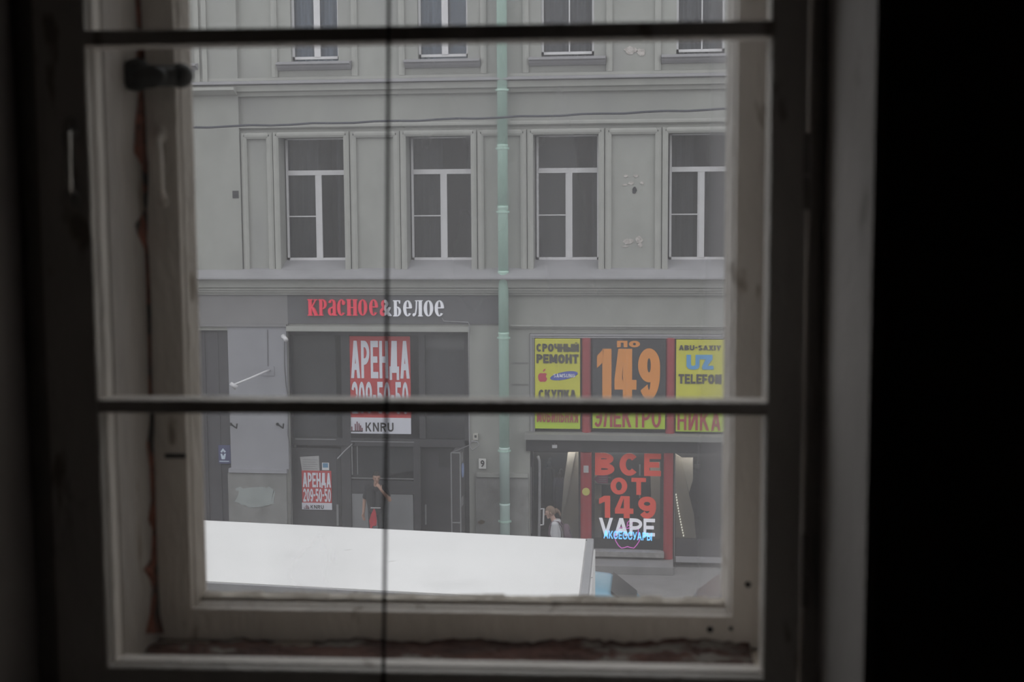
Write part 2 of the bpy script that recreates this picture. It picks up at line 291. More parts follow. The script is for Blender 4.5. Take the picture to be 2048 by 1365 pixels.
# plaster lining of the room side
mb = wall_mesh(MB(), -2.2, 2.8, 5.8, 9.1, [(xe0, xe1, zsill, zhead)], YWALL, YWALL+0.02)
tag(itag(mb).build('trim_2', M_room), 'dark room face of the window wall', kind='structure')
trim3 = empty('trim_3', RW @ Vector((0, YWALL, zsill)), 'pale plaster lining of the window embrasure', kind='structure')
for nm, b in (('reveal', (xe1-0.002, xe1+0.006, YWALL-0.001, YF+0.01, zsill, zhead)), ('reveal', (xe0-0.006, xe0+0.002, YWALL-0.001, YF+0.01, zsill, zhead)), ('soffit', (xe0, xe1, YWALL-0.001, YF+0.01, zhead-0.004, zhead+0.006)), ('window_board', (xe0+0.003, xe1-0.003, YWALL-0.05, YF+0.01, zsill-0.03, zsill+0.003))):
    itag(MB().box(*b)).build(nm, M_plaster, trim3)
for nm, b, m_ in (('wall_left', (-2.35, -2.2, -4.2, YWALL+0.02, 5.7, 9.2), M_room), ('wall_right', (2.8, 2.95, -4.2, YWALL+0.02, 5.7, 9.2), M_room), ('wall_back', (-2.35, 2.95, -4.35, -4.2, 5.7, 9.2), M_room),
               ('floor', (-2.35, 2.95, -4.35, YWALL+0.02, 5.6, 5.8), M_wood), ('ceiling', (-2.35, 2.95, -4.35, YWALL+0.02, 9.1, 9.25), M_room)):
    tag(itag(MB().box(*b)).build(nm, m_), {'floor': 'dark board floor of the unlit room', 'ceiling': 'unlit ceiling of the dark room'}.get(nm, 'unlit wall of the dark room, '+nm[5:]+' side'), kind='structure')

def sash_profile(e, o, f, b, g, sgn):
    """cross-section (across, depth) of a stile or rail; e = inner front edge, o = outer edge, sgn = towards the glass"""
    return [(o, f), (e-sgn*0.0015, f), (e, f+0.002), (e, f+0.014), (e-sgn*0.0025, f+0.016), (e-sgn*0.0025, f+0.020), (e, f+0.022), (e, f+0.036), (e-sgn*0.003, f+0.038), (e-sgn*0.004, b-0.001), (o, b)]
def bevel_profile(e, o, f, b, g, sgn):
    return [(o, f), (e-sgn*0.001, f), (e, f+0.002), (e+sgn*0.001, f+0.008), (e+sgn*0.003, f+0.009), (e+sgn*0.0105, g-0.001), (e+sgn*0.0105, g+0.004), (e+sgn*0.004, b), (o, b)]
def sash(name, label, YF, YB, YG, xl, xr, xol, xor_, zb, zbo, zt, zto, mpane, mface, muntins, putty, prf=sash_profile, e=0.0):
    root = empty(name, RW @ Vector(((xl+xr)/2, YF, zbo)), label, kind='structure')
    itag(MB().bar_z(prf(xl, xol, YF, YB, YG, 1), zbo, zto)).build('stile', mface, root)
    itag(MB().bar_z(prf(xr, xor_, YF, YB, YG, -1), zbo, zto)).build('stile', mface, root)
    pr = [(p[1], p[0]) for p in prf(zb, zbo, YF, YB, YG, 1)]
    itag(MB().bar_x(pr, xl-0.001, xr+0.001)).build('bottom_rail', mface, root)
    pr = [(p[1], p[0]) for p in prf(zt, zto, YF, YB, YG, -1)]
    itag(MB().bar_x(pr, xl-0.001, xr+0.001)).build('top_rail', mface, root)
    zs = [zb+e]
    for a, b in muntins:
        h = 0.0
        pr = [(YF, a+0.001), (YF+0.002, a), (YF+0.018, a), (YF+0.020, a+0.0015), (YB, a+0.003), (YB, b-0.003), (YF+0.020, b-0.0015), (YF+0.018, b), (YF+0.002, b), (YF, b-0.001)]
        itag(MB().bar_x(pr, xl-0.001, xr+0.001)).build('muntin', mface, root); zs += [a-h, b+h]
    zs.append(zt)
    for k in range(0, len(zs), 2):
        itag(MB().add([(xl-0.004, YG, zs[k]-0.003), (xr+0.004, YG, zs[k]-0.003), (xr+0.004, YG, zs[k+1]+0.003), (xl-0.004, YG, zs[k+1]+0.003)], [(0, 1, 2, 3)])).build('pane', mpane, root)
        if putty:                            # putty bead between pane and wood, lumpy
            pm = MB(); n = 24; x0, x1 = xl, xr
            for i in range(n):
                a, b = x0+(x1-x0)*i/n, x0+(x1-x0)*(i+1)/n; h = 0.004+0.003*rnd.random(); z = zs[k]
                pm.add([(a, YG-0.0016, z), (b, YG-0.0016, z), (b, YG-0.0016, z+h), (a, YG-0.0016, z+h*0.9), (a, YG-0.012, z), (b, YG-0.012, z)], [(0, 1, 2, 3), (3, 2, 5, 4), (0, 3, 4), (1, 5, 2), (0, 4, 5, 1)])
            itag(pm).build('putty', M_putty, root)
    return root
win1 = sash('window_1', 'inner sash of the old double window, dark against the light', YF, YB, YG, xl, xr, xol, xor_, zb, zb-0.07, ZT, ZT+0.06, G_in, M_paint,
            [(m2a, m2b), (m1a, m1b), (m1b+0.40, m1b+0.40+(m1b-m1a))], False)
oxl, oxr = I(368, 700, YO)[0], I(1469, 700, YO)[0]
oxjl = I(299, 700, YO)[0]; oxjr = oxr+(oxl-oxjl)
ozb, ozbo = I(900, 1225, YO)[1], I(900, 1287, YO)[1]
win2 = sash('window_2', 'outer sash of the old double window with peeling paint', YO, YOB, YOG, oxl, oxr, oxjl, oxjr, ozb, ozbo, ZT+0.01, ZT+0.06, G_out, M_paint, [], True, bevel_profile, 0.0105)
# box frame between the sashes
trim1 = empty('trim_1', RW @ Vector(((xe0+xe1)/2, YO, ozbo)), 'painted wooden box frame between the two sashes', kind='structure')
yfr = YF+0.012
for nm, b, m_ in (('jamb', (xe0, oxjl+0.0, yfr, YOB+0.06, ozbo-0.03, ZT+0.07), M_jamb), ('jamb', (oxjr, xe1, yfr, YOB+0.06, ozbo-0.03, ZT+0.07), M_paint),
               ('head', (xe0, xe1, yfr, YOB+0.06, ZT+0.062, zhead), M_paint), ('sill', (xe0, xe1, yfr, YOB+0.10, zsill, ozbo-0.002), M_dust)):
    itag(MB().box(*b)).build(nm, m_, trim1)
# moulded strip on the left jamb
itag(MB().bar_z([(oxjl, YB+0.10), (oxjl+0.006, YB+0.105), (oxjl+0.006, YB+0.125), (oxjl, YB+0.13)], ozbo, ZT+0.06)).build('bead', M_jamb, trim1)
# torn edge of bare red wood where sash meets jamb (outline as in the photograph, on the front of the outer sash)
crack = [(-60,268,280),(0,270,281),(60,276,284),(110,274,290),(160,277,287),(210,275,290),(250,270,292),(305,268,294),(330,283,297),(380,286,296),(420,289,294),(432,282,295),(450,270,295),(465,274,295),(480,281,294),(500,290,297),(560,293,300),(600,294,302),(700,297,303),(790,298,304),(830,301,308),(870,297,308),(890,293,307),(930,299,309),(1000,303,310),(1040,296,311),(1060,305,311),(1120,302,312),(1140,288,313),(1160,301,314),(1180,305,315),(1230,300,320),(1268,291,328)]
mbk = MB(); xj = oxjl+0.0008; pts = []
def on_jamb(px, py):
    d = RWI.to_3x3() @ raydir(px, py); t = xj/d.x; return (xj, min(d.y*t, YO-0.001), CAMZ+d.z*t)
for y, a, b in crack:
    A_ = on_jamb(a, y); q = I(b, y, YO-0.0012); pts.append([A_, (xj+0.0012, (A_[1]*0.45+YO*0.55), A_[2]*0.45+q[1]*0.55), (xj+0.0006, YO-0.0012, q[1]), (max(q[0], xj+0.001), YO-0.0012, q[1])])
for a, b in zip(pts, pts[1:]): mbk.add(a+b, [(0, 1, 5, 4), (1, 2, 6, 5), (2, 3, 7, 6)])
tag(itag(mbk).build('peeled_edge', M_peel, win2), 'bare red-brown wood along a torn paint edge')
# rough broken strip under the outer bottom rail
mbk = MB(); n = 90; row = []
for i in range(n+1):
    px = 318+(1498-318)*i/n
    t = I(px, 1283+4*math.sin(i*0.37)+rnd.uniform(-2.5, 3.0), YO)[1]; x = I(px, 1290, YO)[0]
    r_ = rnd.random
    row.append([(x, YO-0.001, t+0.0015), (x, YO-0.006-0.006*r_(), t-0.001+0.002*r_()), (x, YO-0.018-0.010*r_(), ozbo+0.0005+0.004*r_()), (x, YO-0.036-0.010*r_(), ozbo-0.0005+0.005*r_()), (x, YO-0.058-0.012*r_(), ozbo-0.0025+0.002*r_())])
for a, b in zip(row, row[1:]): mbk.add(a+b, [(0, 1, 6, 5), (1, 2, 7, 6), (2, 3, 8, 7), (3, 4, 9, 8)])
tag(itag(mbk).build('rotten_edge', M_rot, win2), 'rough broken strip of rotten red wood')
# small holes and nails in the outer sash
def disc_bump(px, py, Y, r, name, m_, parent, sz=1.0):
    x, z = I(px, py, Y); return itag(MB().ball((x, Y, z), r, 1, 0.35, sz)).build(name, m_, parent, smooth=True)
for px, py, r in ((324, 277, 0.005), (1496, 1170, 0.0042), (1420, 1260, 0.0042), (1462, 1258, 0.003)):
    disc_bump(px, py, YO-0.0005, r, 'nail', M_iron, win2)
x0, z0 = I(330, 917, YO); x1, z1 = I(371, 908, YO)
itag(MB().box(x0, x1, YO-0.002, YO+0.01, z0, z1)).build('slot_plate', M_iron, win2, bevel=0.001)
# iron hook stay across the corner of the outer sash
def iv(px, py, Y): x, z = I(px, py, Y); return (x, Y, z)
hk = MB(); hk.tube([iv(280, 151, 1.60), iv(300, 152, 1.605), iv(340, 152, 1.625), iv(366, 151, 1.635)], [0.0145, 0.0140, 0.0130, 0.0135], 12)
tor = lambda c, R, r, ax: [tuple(Vector(c)+Vector((math.cos(a)*R, 0, math.sin(a)*R))) for a in [2*math.pi*k/16 for k in range(17)]]
hk.tube(tor(iv(272, 150, 1.60), 0.013, 0, 0), 0.008, 8); hk.tube(tor(iv(364, 150, 1.635), 0.006, 0, 0), 0.006, 8)
hk.ball(iv(362, 151, 1.632), 0.0158); hk.ball(iv(296, 153, 1.60), 0.0165, 1.5, 0.7, 0.9); hk.tube([iv(270, 150, 1.61), iv(266, 150, 1.655)], 0.006, 8)
tag(itag(hk).build('hook_stay', M_iron, win2, smooth=True), 'black iron hook holding the outer sash')
# bent pull handles on both sashes
def pull(pts, Y, root, m_, r):
    hm = MB(); n = len(pts); path = []
    for i, (px, py) in enumerate(pts):
        t = i/(n-1); x, z = I(px, py, Y); path.append((x, Y-0.030*math.sin(math.pi*t)**0.6-0.001, z))
    hm.tube(path, r, 10); hm.ball(path[0], r*1.9, 1, 0.5, 1.4); hm.ball(path[-1], r*1.9, 1, 0.5, 1.4)
    return tag(itag(hm).build('pull_handle', m_, root, smooth=True), 'bent metal pull handle')
pull([(322, 268), (327, 285), (333, 305), (336, 330), (336, 355), (333, 378), (327, 398)], YO, win2, M_paint, 0.0045)
pull([(143, 255), (150, 272), (156, 295), (158, 322), (157, 350), (153, 375), (145, 395)], YF, win1, mat('worn_handle_metal', (0.5, 0.48, 0.45), 0.3, 0.1, 30, metal=0.8), 0.0045)
# pin hinges on the right stile of the inner sash
for py in (350, 1150):
    x, z = I(1612, py, YF)
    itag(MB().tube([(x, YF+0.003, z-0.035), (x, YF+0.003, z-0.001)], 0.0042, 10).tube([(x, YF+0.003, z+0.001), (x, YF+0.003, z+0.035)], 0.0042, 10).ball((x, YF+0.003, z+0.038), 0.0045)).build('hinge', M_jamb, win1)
# hanging cord in front of the inner sash
cp = []
for px, py in ((779, -330), (778, -100), (777, 100), (775, 400), (773, 800), (770, 1100), (767, 1345), (766, 1372)):
    cp.append(iv(px, py, YF-0.006))
cord = empty('cord', RW @ Vector(cp[-1]), 'thin dark cord hanging straight down in front of the inner window panes', 'cord')
itag(MB().tube(cp, 0.0019, 8)).build('strand', M_cord, cord, smooth=True)
itag(MB().ball(cp[-1], 0.004, 1, 1, 1.4)).build('knot', M_cord, cord, smooth=True)
# ------------------------------------------------------------------ street: ground
M_road = mat('wet_asphalt', (0.11, 0.11, 0.115), 0.7, 0.2, 3, bump=0.2)
M_pave = mat('grey_paving', (0.21, 0.205, 0.205), 0.8, 0.12, 2, bump=0.15)
M_kerb = mat('granite_kerb', (0.26, 0.25, 0.245), 0.75, 0.2, 12)
tag(bx('road', M_road, None, -30, 30, YEXT+2.2, 23.2, -0.35, -0.15), 'grey asphalt road between the two buildings', kind='structure')
tag(bx('pavement', M_pave, None, -30, 30, 23.35, FY+6, -0.4, 0.0), 'grey pavement in front of the shops', kind='structure')
tag(bx('pavement', M_pave, None, -30, 30, -1.5, YEXT+2.05, -0.4, 0.0), 'grey pavement below the window', kind='structure')
tag(bx('kerb', M_kerb, None, -30, 30, 23.2, 23.35, -0.4, 0.01), 'granite kerb along the shop pavement', kind='structure')
tag(bx('kerb', M_kerb, None, -30, 30, YEXT+2.05, YEXT+2.2, -0.4, 0.01), 'granite kerb along the near pavement', kind='structure')
# ------------------------------------------------------------------ building opposite
M_stucco = mat('grey_green_stucco', (0.315, 0.318, 0.298), 0.9, 0.10, 1.6, (1, 1, 0.55), col2=(0.255, 0.255, 0.25), thr=(0.52, 0.8, 0.22), bump=0.08)
M_trim = mat('stucco_mouldings', (0.345, 0.346, 0.325), 0.9, 0.07, 2.5, bump=0.05)
M_flash = mat('grey_zinc_flashing', (0.29, 0.285, 0.30), 0.55, 0.08, 2)
M_lilac = mat('grey_lilac_wall_paint', (0.28, 0.28, 0.305), 0.85, 0.06, 1.5, bump=0.05)
M_band = mat('dark_grey_fascia_paint', (0.115, 0.115, 0.122), 0.8, 0.08, 2)
M_band2 = mat('mid_grey_fascia_paint', (0.225, 0.22, 0.225), 0.85, 0.08, 1.5)
M_plinth = mat('worn_plinth', (0.22, 0.22, 0.215), 0.9, 0.15, 3, col2=(0.15, 0.145, 0.14), thr=(0.55, 2.2, 0.2), bump=0.2)
M_pvc = mat('white_window_frame', (0.62, 0.61, 0.63), 0.4, 0.05, 4)
M_dark = mat('dark_interior', (0.05, 0.05, 0.055), 0.9, 0.2, 2)
M_curt = mat('grey_net_curtain', (0.13, 0.13, 0.14), 0.9, 0.15, 3, (4, 4, 0.3))
M_curt_c = mat('pale_grey_net_curtain', (0.34, 0.35, 0.37), 0.9, 0.12, 3, (4, 4, 0.3))
M_curt_b = mat('blue_grey_net_curtain', (0.52, 0.60, 0.70), 0.9, 0.12, 3, (4, 4, 0.3))
G_win = glass_mat('window_glass', 0.03, 0.06, (0.5, 0.5, 0.52), 1.2, tint=(0.82, 0.83, 0.85), gloss=1.0)
M_shopdark = mat('dark_shop_cladding', (0.042, 0.041, 0.046), 0.55, 0.2, 2)
M_metal = mat('pale_metal', (0.25, 0.25, 0.26), 0.4, 0.1, 6, metal=0.3)
bld = empty('building', (PX(900), FY, 0), 'pale grey-green stucco building across the street with shops on its ground floor', 'building')
openings = [(561, 690), (814, 943), (1067, 1197), (1336, 1463), (1602, 1730)]
OX = [(PX(a, 400), PX(b, 400)) for a, b in openings]
z_wt, z_wb = PZ(272, 900), PZ(539, 900)                # second-floor openings
z_st, z_sb = PZ(-150, 900), PZ(118, 900)               # third-floor openings
up = [(581, 676), (835, 935), (1082, 1188), (1353, 1450), (1620, 1720)]
UX = [(PX(a, 60), PX(b, 60)) for a, b in up]
XL, XR = -19.0, 13.0
xris = PX(484, 400)                                    # corner of the projecting left bay
LS = rect(577, 664, 938, 1140); RS = (PX(1060, 900), PX(1510, 900), 0.0, PZ(668, 1280))
LS = (LS[0], LS[1], 0.0, LS[3])
DW = (PX(320, 800), PX(459, 800), 0.0, PZ(661, 430))   # dark gateway at the left
z_band_t, z_band_b = PZ(588, 900), PZ(652, 900)
holes = [(a, b, z_wb, z_wt) for a, b in OX]+[(a, b, z_sb, z_st) for a, b in UX]+[LS, RS, DW]
# left bay windows (just outside the opening of our window)
LW = (PX(255, 400), PX(372, 400)); LU = (PX(300, 60), PX(395, 60))
holes += [(LW[0], LW[1], z_wb, z_wt)]
wall_mesh(MB(), XL, XR, 0, 17.0, holes, FY, FY+0.6).build('wall', M_stucco, bld)
bx('back_room_wall', M_dark, bld, XL, XR, FY+1.6, FY+1.7, z_band_t, 17.0)
bx('storey_floor', M_dark, bld, XL, XR, FY+0.6, FY+1.6, z_band_t-0.1, z_band_t+0.25)
bx('storey_floor', M_dark, bld, XL, XR, FY+0.6, FY+1.6, PZ(200, 900), PZ(170, 900))
bx('storey_floor', M_dark, bld, XL, XR, FY+0.6, FY+1.6, 16.6, 17.0)
for x in [-10.3, -7.25, -5.0, -2.2, 0.65, 3.4]: bx('partition', M_dark, bld, x, x+0.1, FY+0.6, FY+1.6, z_band_t, 17.0)
for x in (XL, XR-0.15): bx('side_wall', M_stucco, bld, x, x+0.15, FY+0.6, FY+4.0, 0, 17.0)
bx('rear_wall', M_dark, bld, XL, XR, FY+3.9, FY+4.0, 0, z_band_t); bx('roof', M_band, bld, XL, XR, FY, FY+4.0, 17.0, 17.2)
bx('shop_ceiling', M_dark, bld, XL, XR, FY+0.6, FY+3.9, z_band_t-0.25, z_band_t-0.1)
for x in (LS[0]-0.12, LS[1]+0.02, RS[0]-0.12, RS[1]+0.02): bx('partition', M_dark, bld, x, x+0.1, FY+0.6, FY+3.9, 0, z_band_t-0.25)
# projecting left bay
wall_mesh(MB(), XL, xris, PZ(560, 440), 17.0, [(LW[0]-0.0, LW[1], z_wb, z_wt)], FY-0.09, FY-0.001).build('projecting_bay', M_stucco, bld)
def course(name, prof, m_, x0=XL, x1=XR): return MB().bar_x([(FY-d, z) for d, z in prof], x0, x1).build(name, m_, bld)
# main ledge above the shops
zl = lambda y: PZ(y, 900)
course('ledge', [(-0.02, zl(536)), (0.12, zl(540)), (0.42, zl(554)), (0.42, zl(557)), (0.30, zl(558)), (-0.02, zl(558))], M_flash)
course('ledge_fascia', [(-0.02, zl(558)), (0.30, zl(558)), (0.26, zl(562)), (0.24, zl(574)), (0.20, zl(576)), (-0.02, zl(576))], M_trim)
course('ledge_moulding', [(-0.02, zl(576.5)), (0.21, zl(576.5)), (0.20, zl(580)), (0.16, zl(581)), (0.15, zl(585)), (0.10, zl(586)), (0.09, zl(590)), (-0.02, zl(591))], M_trim)
# cornice between second and third floor
course('cornice', [(-0.02, zl(156)), (0.18, zl(157)), (0.30, zl(161)), (0.30, zl(164)), (0.24, zl(165)), (-0.02, zl(166))], M_flash)
course('cornice_fascia', [(-0.02, zl(166)), (0.22, zl(166)), (0.20, zl(178)), (0.12, zl(180)), (0.09, zl(187)), (-0.02, zl(189))], M_trim)
course('cornice_ridge', [(-0.02, zl(149)), (0.10, zl(150)), (0.10, zl(156)), (-0.02, zl(156))], M_trim)
course('string_course', [(-0.02, zl(243)), (0.06, zl(244)), (0.08, zl(247)), (0.08, zl(251)), (0.03, zl(254)), (-0.02, zl(255))], M_trim)
course('fascia_moulding', [(-0.02, zl(648)), (0.10, zl(649)), (0.10, zl(652)), (0.05, zl(653)), (0.05, zl(656)), (-0.02, zl(657))], M_trim, PX(1022, 650), XR)
# window surrounds on the second floor and framed panels between
def ushape(x0, x1, zb_, zt_, wd, d, name, m_, taper=0.0, both=True):
    mb = MB()
    pr = lambda a, b: [(a, FY+0.01), (a, FY-d), (a+(b-a)*0.35, FY-d-0.02), (a+(b-a)*0.65, FY-d-0.02), (b, FY-d), (b, FY+0.01)]
    mb.bar_z(pr(x0, x0+wd), zb_, zt_); mb.bar_z(pr(x1-wd, x1), zb_, zt_)
    mb.bar_x([(FY+0.01, zt_), (FY-d, zt_), (FY-d-0.02, zt_-wd*0.35), (FY-d-0.02, zt_-wd*0.65), (FY-d, zt_-wd), (FY+0.01, zt_-wd)], x0+wd*0.5, x1-wd*0.5)
    return mb.build(name, m_, bld)
aw = 0.115; z_fb, z_ft = zl(540), zl(261)
for a, b in OX: ushape(a-aw, b+aw, z_fb, z_wt+aw, aw, 0.07, 'window_surround', M_trim)
edges = [(xris+0.02, OX[0][0]-aw-0.02)]+[(OX[i][1]+aw+0.02, OX[i+1][0]-aw-0.02) for i in range(4)]
for a, b in edges: ushape(a, b, z_fb, z_ft, 0.125, 0.05, 'panel_frame', M_trim)
ushape(LW[0]-aw, LW[1]+aw, z_fb, z_wt+aw, aw, 0.13, 'window_surround', M_trim)
# third floor: raised frames and moulded sills
for (a, b) in UX:
    c = (a+b)/2; x0, x1 = c-0.90, c+0.90
    ushape(x0, x1, zl(149), z_st+0.5, 0.12, 0.045, 'window_surround', M_trim)
    sm = MB().bar_x([(FY+0.01, zl(117)), (FY-0.10, zl(119)), (FY-0.22, zl(122)), (FY-0.22, zl(125)), (FY-0.14, zl(127)), (FY-0.12, zl(130)), (FY-0.05, zl(135)), (FY+0.01, zl(136))], x0+0.13, x1-0.13)
    sm.build('window_sill', M_flash, bld)
for x in (PX(397, 80), PX(412, 80)):                   # grooved strips on the left bay
    MB().box(x-0.05, x+0.05, FY-0.13, FY-0.08, zl(163), 16).build('bay_strip', M_trim, bld)
MB().bar_x([(FY-0.08, zl(117)), (FY-0.3, zl(122)), (FY-0.3, zl(125)), (FY-0.2, zl(127)), (FY-0.08, zl(136))], LU[0]-0.3, PX(400, 120)).build('window_sill', M_flash, bld)
course('bay_cornice', [(-0.02, zl(168)), (0.36, zl(170)), (0.36, zl(176)), (0.2, zl(184)), (-0.02, zl(188))], M_trim, XL, xris)
# windows
def window(x0, x1, z0, z1, yf, kind, cm, k):
    root = empty('window', ((x0+x1)/2, yf, z0), parent=bld); t = 0.045
    fr = MB().box(x0, x0+t, yf, yf+0.07, z0, z1).box(x1-t, x1, yf, yf+0.07, z0, z1).box(x0, x1, yf, yf+0.07, z0, z0+t*1.2).box(x0, x1, yf, yf+0.07, z1-t, z1)
    fr.build('frame', M_pvc, root)
    H = z1-z0; xm = x0+(x1-x0)*0.53; g = lambda a, b, c, d: bx('pane', G_win, root, a, b, yf+0.03, yf+0.036, c, d)
    if kind == 'three':
        zt_ = z0+H*0.715
        bx('transom', M_pvc, root, x0+t, x1-t, yf-0.015, yf+0.06, zt_-0.05, zt_+0.05)
        bx('mullion', M_pvc, root, xm-0.055, xm+0.055, yf-0.012, yf+0.06, z0+t, zt_-0.05)
        zbar = z0+H*0.36; bx('glazing_bar', M_pvc, root, x0+t, xm-0.055, yf, yf+0.05, zbar-0.012, zbar+0.012)
        bx('sash_frame', M_pvc, root, xm-0.085, xm-0.056, yf+0.004, yf+0.05, z0+t*1.2, zt_-0.05)
        g(x0+t, x1-t, zt_+0.05, z1-t); g(x0+t, xm-0.055, zbar+0.012, zt_-0.05); g(x0+t, xm-0.055, z0+t, zbar-0.012); g(xm+0.055, x1-t, z0+t, zt_-0.05)
    else:
        mw = 0.065 if kind == 'two' else 0.012
        bx('mullion', M_pvc, root, xm-mw, xm+mw, yf-0.012, yf+0.06, z0+t, z1-t)
        g(x0+t, xm-mw, z0+t, z1-t); g(xm+mw, x1-t, z0+t, z1-t)
    # net curtain hanging behind the glass, in folds
    cmb = MB(); n = 40; ca, cb = x0-0.05, x1+0.05; r = random.Random(k); ph = r.random()*6; gap0 = 0.25+0.5*r.random(); gapw = 0.10+0.10*r.random()
    for i in range(n):
        u = i/n
        if kind == 'three' and abs(u-gap0) < gapw: continue
        q = lambda w_: (ca+(cb-ca)*w_, yf+0.13+0.03*math.sin(w_*46+ph)+0.02*math.sin(w_*17+ph*2), 0)
        a, b = q(u), q((i+1)/n); zc = z0-0.05
        cmb.add([(a[0], a[1], zc), (b[0], b[1], zc), (b[0], b[1], z1+0.05), (a[0], a[1], z1+0.05)], [(0, 1, 2, 3)])
    cmb.build('curtain', cm, root, fix=False)
    return root
YWN = FY+0.34
for k, (a, b) in enumerate(OX+[LW]):
    window(a+0.03, b-0.0, zl(521.5), z_wt+0.02, YWN, 'three', M_curt, k)
    MB().add([(a, YWN+0.02, zl(520.5)), (b, YWN+0.02, zl(520.5)), (b, FY-0.13, zl(541)), (a, FY-0.13, zl(541)), (a, YWN+0.02, zl(545)), (b, YWN+0.02, zl(545)), (b, FY-0.13, zl(545)), (a, FY-0.13, zl(545))],
             [(0, 1, 2, 3), (4, 7, 6, 5), (0, 3, 7, 4), (1, 5, 6, 2), (0, 4, 5, 1), (3, 2, 6, 7)]).build('sill_flashing', M_flash, bld)
for k, (a, b) in enumerate(UX):
    window(a, b, zl(112), z_st, FY+0.12, 'two' if k < 2 else 'one', M_curt_b if k < 2 else M_curt_c, 20+k)
# patches of broken stucco and a vent on the panels
M_scar = mat('broken_stucco', (0.42, 0.39, 0.37), 0.95, 0.35, 14, bump=0.5)
M_hole = mat('dark_hole', (0.05, 0.05, 0.055), 0.9, 0.2, 8)
def blob(px, py, w_, h_, m_, name, seed, parent=bld, d=0.012, Y=FY, n=14, k=0.0):
    r = random.Random(seed); cx, cz = P(px, py, Y); s = FY/FPX
    poly = [(cx+math.copysign(abs(math.cos(a))**(1-k), math.cos(a))*w_/2*s*r.uniform(0.6+0.35*k, 1.1), cz+math.copysign(abs(math.sin(a))**(1-k), math.sin(a))*h_/2*s*r.uniform(0.55+0.35*k, 1.1)) for a in [2*math.pi*i/n for i in range(n)]]
    return MB().prism(poly, Y-d, Y+0.01).build(name, m_, parent)
for i, q in enumerate(((1252, 352, 9, 6), (1272, 352, 12, 7), (1284, 366, 8, 8), (1250, 370, 12, 5), (1262, 366, 14, 8), (1256, 484, 24, 14), (1278, 480, 16, 16), (1250, 493, 16, 5), (1280, 490, 12, 12), (1262, 100, 30, 18), (1282, 104, 18, 16))):
    blob(*q, M_scar, 'stucco_scar', i)
blob(1269, 381, 13, 15, M_hole, 'wall_hole', 60)
bx('wall_vent', M_hole, bld, *[v for v in (PX(465, 390, FY-.1), PX(477, 390, FY-.1))], FY-0.10, FY-0.08, PZ(397, 470), PZ(382, 470))
# ---- ground floor wall paint
def slab(name, m_, px0, py0, px1, py1, d, parent=bld, Y=FY, dz=0.02): R_ = rect(px0, py0, px1, py1, Y); return bx(name, m_, parent, R_[0], R_[1], Y-d, Y+dz, R_[2], R_[3])
slab('painted_band', M_band2, 300, 589, 576, 650, 0.03)
slab('painted_band', M_band, 576, 589, 1003, 648, 0.035)
slab('band_edge', M_band2, 300, 648, 574, 653, 0.07)
slab('painted_wall', M_lilac, 459.5, 653, 576, 938, 0.03)
slab('plinth', M_plinth, 460, 946, 576, 1145, 0.06)
slab('plinth_ledge', M_lilac, 460, 937, 576, 945, 0.10)
slab('plinth', M_plinth, 953, 955, 1058, 1145, 0.06)
slab('plinth_ledge', M_stucco, 955, 946, 1056, 954, 0.09)
blob(512, 993, 84, 44, mat('faded_mint_paint', (0.29, 0.315, 0.31), 0.9, 0.1, 3), 'paint_patch', 33, d=0.068, n=30, k=0.6)
blob(964, 1044, 16, 10, mat('rust_stain', (0.09, 0.075, 0.045), 0.9, 0.3, 6), 'rust_stain', 35, d=0.066)
slab('shop_lintel', M_trim, 574, 653, 938, 663, 0.07)
for y in (725, 768, 800): slab('wall_joint', M_plinth, 1024, y, 1056, y+2.5, 0.012)
# ------------------------------------------------------------------ left shop front (to let)
YS = FY+0.22
G_shop = glass_mat('shop_glass', 0.02, 0.05, (0.35, 0.35, 0.37), 1.5, tint=(0.92, 0.925, 0.935), gloss=0.8)
M_lpanel = mat('pale_blind_panel', (0.22, 0.225, 0.235), 0.7, 0.08, 2)
M_paper = mat('white_paper', (0.62, 0.61, 0.63), 0.8, 0.05, 6)
M_red = mat('poster_red', (0.46, 0.055, 0.06), 0.7, 0.08, 2)
M_letter = mat('poster_pale_lettering', (0.66, 0.67, 0.75), 0.7, 0.03, 3)
M_black = mat('black_print', (0.025, 0.023, 0.025), 0.7, 0.1, 4)
shop1 = empty('vacant_shop', ((LS[0]+LS[1])/2, YS, 0), 'dark closed shop front with posters, left of the green drainpipe', 'shop front')
def part(root, name, m_, px0, py0, px1, py1, y0, y1, bevel=0.0):
    R_ = rect(px0, py0, px1, py1, y0); return bx(name, m_, root, R_[0], R_[1], y0, y1, R_[2], R_[3], bevel)
bx('interior_back', M_shopdark, shop1, LS[0], LS[1], YS+1.2, YS+1.25, 0, LS[3])
# frame members
for q in ((577, 664, 585, 1145), (930, 664, 938, 1145), (577, 664, 938, 671), (577, 878, 938, 893), (683, 671, 700, 878), (838, 671, 850, 878), (684, 893, 703, 1145), (828, 893, 842, 1145)):
    part(shop1, 'frame_member', M_shopdark, *q, YS-0.03, YS+0.09)
for q in ((585, 671, 683, 878), (700, 671, 838, 878), (850, 671, 930, 878), (703, 893, 828, 962)):
    p_ = part(shop1, 'pane', G_shop, *q, YS+0.02, YS+0.03)
part(shop1, 'frame_edge', M_metal, 590, 878.5, 672, 880, YS-0.04, YS-0.03); part(shop1, 'frame_edge', M_metal, 702, 883.5, 828, 885, YS-0.04, YS-0.03)
part(shop1, 'frame_edge', M_metal, 703, 893, 705, 950, YS-0.02, YS); part(shop1, 'frame_edge', M_metal, 714, 893, 715.5, 950, YS-0.02, YS); part(shop1, 'frame_edge', M_metal, 703, 957, 828, 958.5, YS-0.02, YS)
part(shop1, 'bulkhead', M_shopdark, 703, 962, 828, 988, YS-0.01, YS+0.08)
